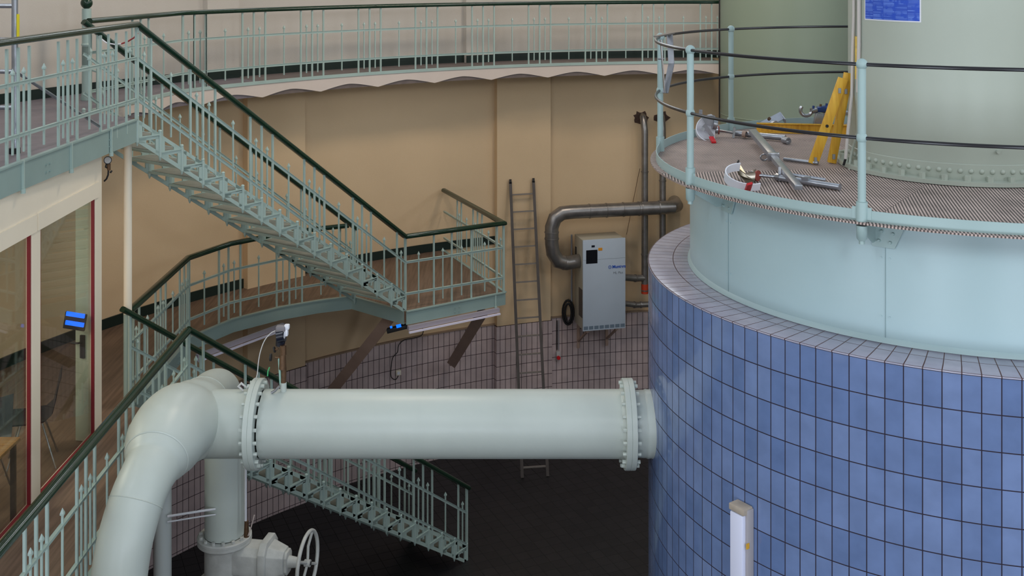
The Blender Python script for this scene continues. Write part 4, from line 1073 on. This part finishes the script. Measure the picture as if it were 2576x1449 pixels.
# ------------------------------------------------------------------ things lying on the platform
ZF = ZP
def onf(px, py, h=0.0): return onz(px, py, ZF+h)
def board(name, label, a, b, w, th, up, m=YELW, cat='board', extra=True):
    t = thing(name, label, cat, a)
    MB().bar(a, b, w, th, up=up).build('board', m, t, bevel=.003)
    return t
f1_ = onf(2045, 414); f2_ = onf(2092, 411)
t1 = V(f1_.x+.27, f1_.y+.0, EYE-(197+87)*f1_.y/F_); t2_ = V(f2_.x+.145, f2_.y-.02, EYE-(183+87)*f2_.y/F_)
t = board('wooden_plank', 'nearer of two yellow planks leaning on the grey green column', f1_+V(0, 0, .006), t1, .085, .035, V(0, -1, .15))
for f in (.06, .86): MB().box(f1_.lerp(t1, f)+V(0, -.024, 0), (.024, .012, .045)).build('metal_clip', ALU, t)
MB().cyl(f1_.lerp(t1, .45)+V(.0, -.025, 0), f1_.lerp(t1, .45)+V(0, -.017, 0), .014, 12).build('hole', DARK, t)
t = board('wooden_plank', 'yellow plank leaning upright just behind the nearer one', f2_+V(0, 0, .006), t2_, .075, .04, V(0, -1, .1))
for f in (.08, .80): MB().box(f2_.lerp(t2_, f)+V(0, -.026, 0), (.024, .012, .045)).build('metal_clip', ALU, t)
a = onf(1905, 330); b = onf(2150, 333)
t = thing('yellow_beam', 'long yellow beam lying flat at the back of the platform', 'beam', a)
A_ = V(2.62, 12.0, ZF+.052); B_ = V(3.72, 11.82, ZF+.052)
MB().bar(A_, B_, .012, .10).build('web', YELW, t); MB().bar(A_+V(0, -.03, -.045), B_+V(0, -.03, -.045), .075, .010).build('flange_strip', YELW, t); MB().bar(A_+V(0, -.015, .045), B_+V(0, -.015, .045), .05, .010).build('flange_strip', YELW, t)

t = thing('scaffold_coupler', 'cluster of steel tube couplers with a hook and blue parts behind the yellow planks', 'coupler', V(3.25, 12.25, ZF))
cy = 12.25
hk = aty(2028, 277, cy); MB().tube([hk+V(math.cos(a_)*.062, 0, math.sin(a_)*.062) for a_ in [R(20-20*i) for i in range(0, 13)]], .020, 10).build('hook', CHROME, t)
MB().cyl(aty(2042, 280, cy), aty(2058, 276, cy), .028, 14).build('hook_neck', CHROME, t)
MB().cyl(aty(2052, 276, cy), aty(2140, 284, cy), .026, 14).build('coupler_tube', CHROME, t)
MB().box(aty(2068, 274, cy), (.11, .08, .06), Matrix.Rotation(R(-8), 3, 'Y')).build('blue_block', BLUEC, t, bevel=.01)
MB().box(aty(2062, 300, cy), (.12, .06, .13), Matrix.Rotation(R(12), 3, 'Y')).build('clamp_plate', ALU, t, bevel=.008)
MB().box(aty(2078, 305, cy), (.05, .09, .20)).build('clamp_leg', ALU, t, bevel=.006)
for px, py in ((2045, 268), (2063, 264), (2078, 262), (2086, 263)): MB().cyl(aty(px, py+8, cy), aty(px+2, py-2, cy), .013, 8).build('bolt_stud', BLUEC if px != 2063 else BRASS, t)
MB().cyl(aty(2120, 283, cy-.1), aty(2148, 284, cy-.1), .024, 12).build('coupler_tube', ALU, t)

t = thing('steel_bracket', 'shiny folded steel bracket lying in front of the toe board at the back', 'bracket', aty(1930, 322, 12.2))
MB().bar(aty(1915, 318, 12.15), aty(1968, 290, 12.15), .09, .012, up=V(0, -.8, .6)).build('bracket_plate', CHROME, t)
MB().bar(aty(1964, 289, 12.2), aty(1976, 306, 12.1), .07, .010, up=V(1, -.4, 0)).build('bent_end', ALU, t)
MB().cyl(aty(1944, 312, 12.1), aty(1952, 312, 12.05), .035, 14).build('roller', CHROME, t)
MB().cyl(aty(1934, 300, 12.08), aty(1936, 298, 12.06), .018, 8).build('bolt', BRASS, t)

# the folding clamp frame: two arms with padded cups joined by a box beam
t = thing('clamp_frame', 'zinc plated clamp frame with two white plastic cups and red clips lying on the platform', 'clamp frame', onf(1960, 400))
def onh(px, py, h): return onz(px, py, ZF+h)
bA = onh(1893, 331, .11); bB = onh(1990, 447, .085); bM = bA.lerp(bB, .60)
MB().bar(bA, bM, .075, .05).build('box_beam', ALU, t, bevel=.003)
MB().bar(bM.lerp(bB, -.04)+V(0, 0, -.006), bB.lerp(bA, -.15)+V(0, 0, -.006), .060, .040).build('inner_beam', ALU, t, bevel=.003)
cpt = bM; MB().box(cpt, (.10, .05, .075), math.atan2((bB-bA).y, (bB-bA).x)+PI/2).build('beam_clamp', CHROME, t, bevel=.004)
ey = onh(1922, 396, .05); MB().tube([ey+V(math.cos(2*PI*i/18)*.032, 0, math.sin(2*PI*i/18)*.028) for i in range(18)], .007, 8, closed=True).build('eye_bolt', CHROME, t)
MB().cyl(ey+V(.03, 0, 0), cpt, .010, 8).build('eye_shank', CHROME, t)
MB().cyl(onh(1972, 400, .02), onh(2058, 410, .02), .016, 12).build('cross_tube', ALU, t)
# front arm
q0 = onh(1955, 446, .032); q1 = onh(2113, 471, .030)
MB().cyl(q0, q1, .027, 20).build('arm_tube', ALU, t)
MB().cyl(onh(1962, 436, .055), onh(2077, 453, .03), .016, 14).build('side_tube', ALU, t)
s0 = onh(1908, 441, .045); MB().cyl(s0, q0, .013, 12).build('threaded_rod', CHROME, t)
dr_ = (q1-q0).normalized()
MB().cyl(q0-dr_*.01, q0+dr_*.03, .032, 8).build('wing_nut', CHROME, t); MB().bar(q0+V(.02, 0, .085), q0+V(.01, -.03, -.025), .022, .014, up=V(0, -1, 0)).build('wing_bar', CHROME, t)
MB().lathe(q0+dr_*.135, dr_, [(.0275, -.018), (.029, -.016), (.029, .016), (.0275, .018)], 20).build('brown_band', BROWN, t)
MB().bar(q0+dr_*.24+V(0, 0, .02), q0+dr_*.30+V(0, 0, .03), .05, .03).build('joint_plate', ALU, t)
def cup(ctr, r, a0, a1, w, tilt, red, disc, ddir):
    """a curved white plastic pad with metal jaw, rubber ring and red clip"""
    N_ = 16; mb = MB(); M = Matrix.Rotation(tilt[0], 3, 'X') @ Matrix.Rotation(tilt[1], 3, 'Y'); cols = []
    for i in range(N_+1):
        a = R(a0+(a1-a0)*i/N_); cols.append([mb.bm.verts.new(ctr + M @ V(math.cos(a)*rr_, math.sin(a)*rr_*.85, z)) for rr_, z in ((r, -w/2), (r, w/2), (r-.010, w/2), (r-.010, -w/2))])
    for i in range(N_):
        for j in range(4): mb.face([cols[i][j], cols[i+1][j], cols[i+1][(j+1) % 4], cols[i][(j+1) % 4]])
    mb.face(cols[0]); mb.face(cols[-1][::-1]); mb.build('plastic_cup', WPLAS, t)
    MB().bar(red[0], red[1], .045, .018, up=V(0, -1, .2)).build('red_clip', REDP, t)
    MB().cyl(disc, disc+ddir*.012, .045, 20).build('rubber_disc', mat('red_brown_rubber', (150, 70, 60), .5), t)
    MB().cyl(disc-ddir*.05, disc, .036, 18).build('jaw_hub', CHROME, t)
cc = onh(1877, 446, .085)
cup(cc, .175, 98, 300, .075, (R(24), R(4)), (onh(1886, 462, .10), onh(1880, 480, .012)), onh(1904, 442, .045), dr_)
MB().plate([onh(1858, 440, .03), onh(1885, 466, .03), onh(1898, 455, .04), onh(1902, 425, .09), onh(1875, 437, .06), onh(1862, 415, .12), onh(1852, 420, .11)], .012, V(.1, -.9, .4)).build('jaw_plate', mat('dark_bright_steel', (120, 112, 96), .18, metal=.95), t)
MB().cyl(onh(1856, 409, .13), onh(1858, 404, .14), .008, 8).build('jaw_pin', DARK, t)
# back arm
k0 = onh(1846, 333, .055); k1 = onh(1978, 350, .035)
MB().cyl(onh(1846, 335, .04), onh(1976, 347, .04), .030, 20).build('arm_tube', ALU, t)
MB().cyl(onh(1806, 328, .06), onh(1848, 335, .05), .013, 12).build('threaded_rod', CHROME, t)
kb = onh(1848, 335, .05); MB().bar(kb+V(0, 0, .06), kb+V(-.02, -.03, -.045), .022, .014, up=V(0, -1, 0)).build('wing_bar', CHROME, t)
kk = onh(1873, 338, .045); MB().lathe(kk, (k1-k0).normalized(), [(.031, -.02), (.033, -.018), (.033, .018), (.031, .02)], 20).build('brown_band', BROWN, t)
e1_ = onh(1976, 353, .035); MB().lathe(e1_, V(.35, -.9, 0), [(.022, -.03), (.034, -.03), (.034, .05), (.022, .05), (.022, -.03)], 20).build('tube_end', ALU, t)
cc = onh(1783, 326, .10)
cup(cc+V(.045, .02, -.005), .175, 95, 268, .11, (R(66), R(-6)), (onh(1789, 345, .04), onh(1796, 358, .012)), onh(1806, 327, .075), V(1, -.05, 0))
Yp = cc.y-.03
pc = cc+V(.045, .03, -.005)
MB().plate([pc + V(math.cos(R(a_))*.168, 0, math.sin(R(a_))*.16) for a_ in range(95, 275, 12)] + [pc+V(.02, 0, -.15), pc+V(.03, 0, .13)], .012, V(0, -1, .1)).build('cup_side', WPLAS, t)
MB().plate([aty(1762, 292, Yp), aty(1797, 290, Yp), aty(1799, 318, Yp), aty(1776, 312, Yp)] , .012, V(.1, -1, .1)).build('jaw_plate', ALU, t)
MB().plate([aty(1766, 318, Yp-.02), aty(1775, 310, Yp-.02), aty(1797, 342, Yp-.02), aty(1791, 348, Yp-.02)], .012, V(.1, -1, .1)).build('jaw_lever', ALU, t)
MB().cyl(aty(1768, 325, Yp-.03), aty(1768, 325, Yp-.045), .020, 14).build('pivot_bolt', CHROME, t)
MB().cyl(aty(1793, 312, Yp)+V(0, 0, 0), aty(1803, 314, Yp), .055, 20).build('jaw_barrel', CHROME, t)
MB().bar(aty(1762, 293, Yp+.02), aty(1763, 276, Yp+.02), .035, .01, up=V(0, -1, 0)).build('jaw_tab', ALU, t)

# folded bracket hanging on the platform rail
t = thing('hook_bracket', 'folded grey steel bracket hooked over the platform railing at its left end', 'bracket', V(1.36, 10.15, 7.45))
yb = 10.15
MB().bar(aty(1650, 92, yb), aty(1691, 83, yb+.25), .05, .012).build('top_plate', GREYM, t)
MB().bar(aty(1662, 100, yb), aty(1672, 234, yb-.05), .010, .055, up=V(0, -1, 0)).build('long_leg', GREYM, t)
MB().bar(aty(1685, 88, yb+.2), aty(1689, 160, yb+.1), .010, .055, up=V(1, -.5, 0)).build('short_leg', ALU, t)
MB().bar(aty(1689, 160, yb+.1), aty(1674, 234, yb-.05), .010, .055, up=V(1, -.5, 0)).build('slanted_leg', ALU, t)
MB().cyl(aty(1655, 148, yb-.03), aty(1671, 148, yb-.03), .008, 8).build('clamp_bolt', CHROME, t)

# ------------------------------------------------------------------ clean up
for o in PROTO: bpy.data.objects.remove(o)
for o in SC.objects:
    if 'o' in o: del o['o']
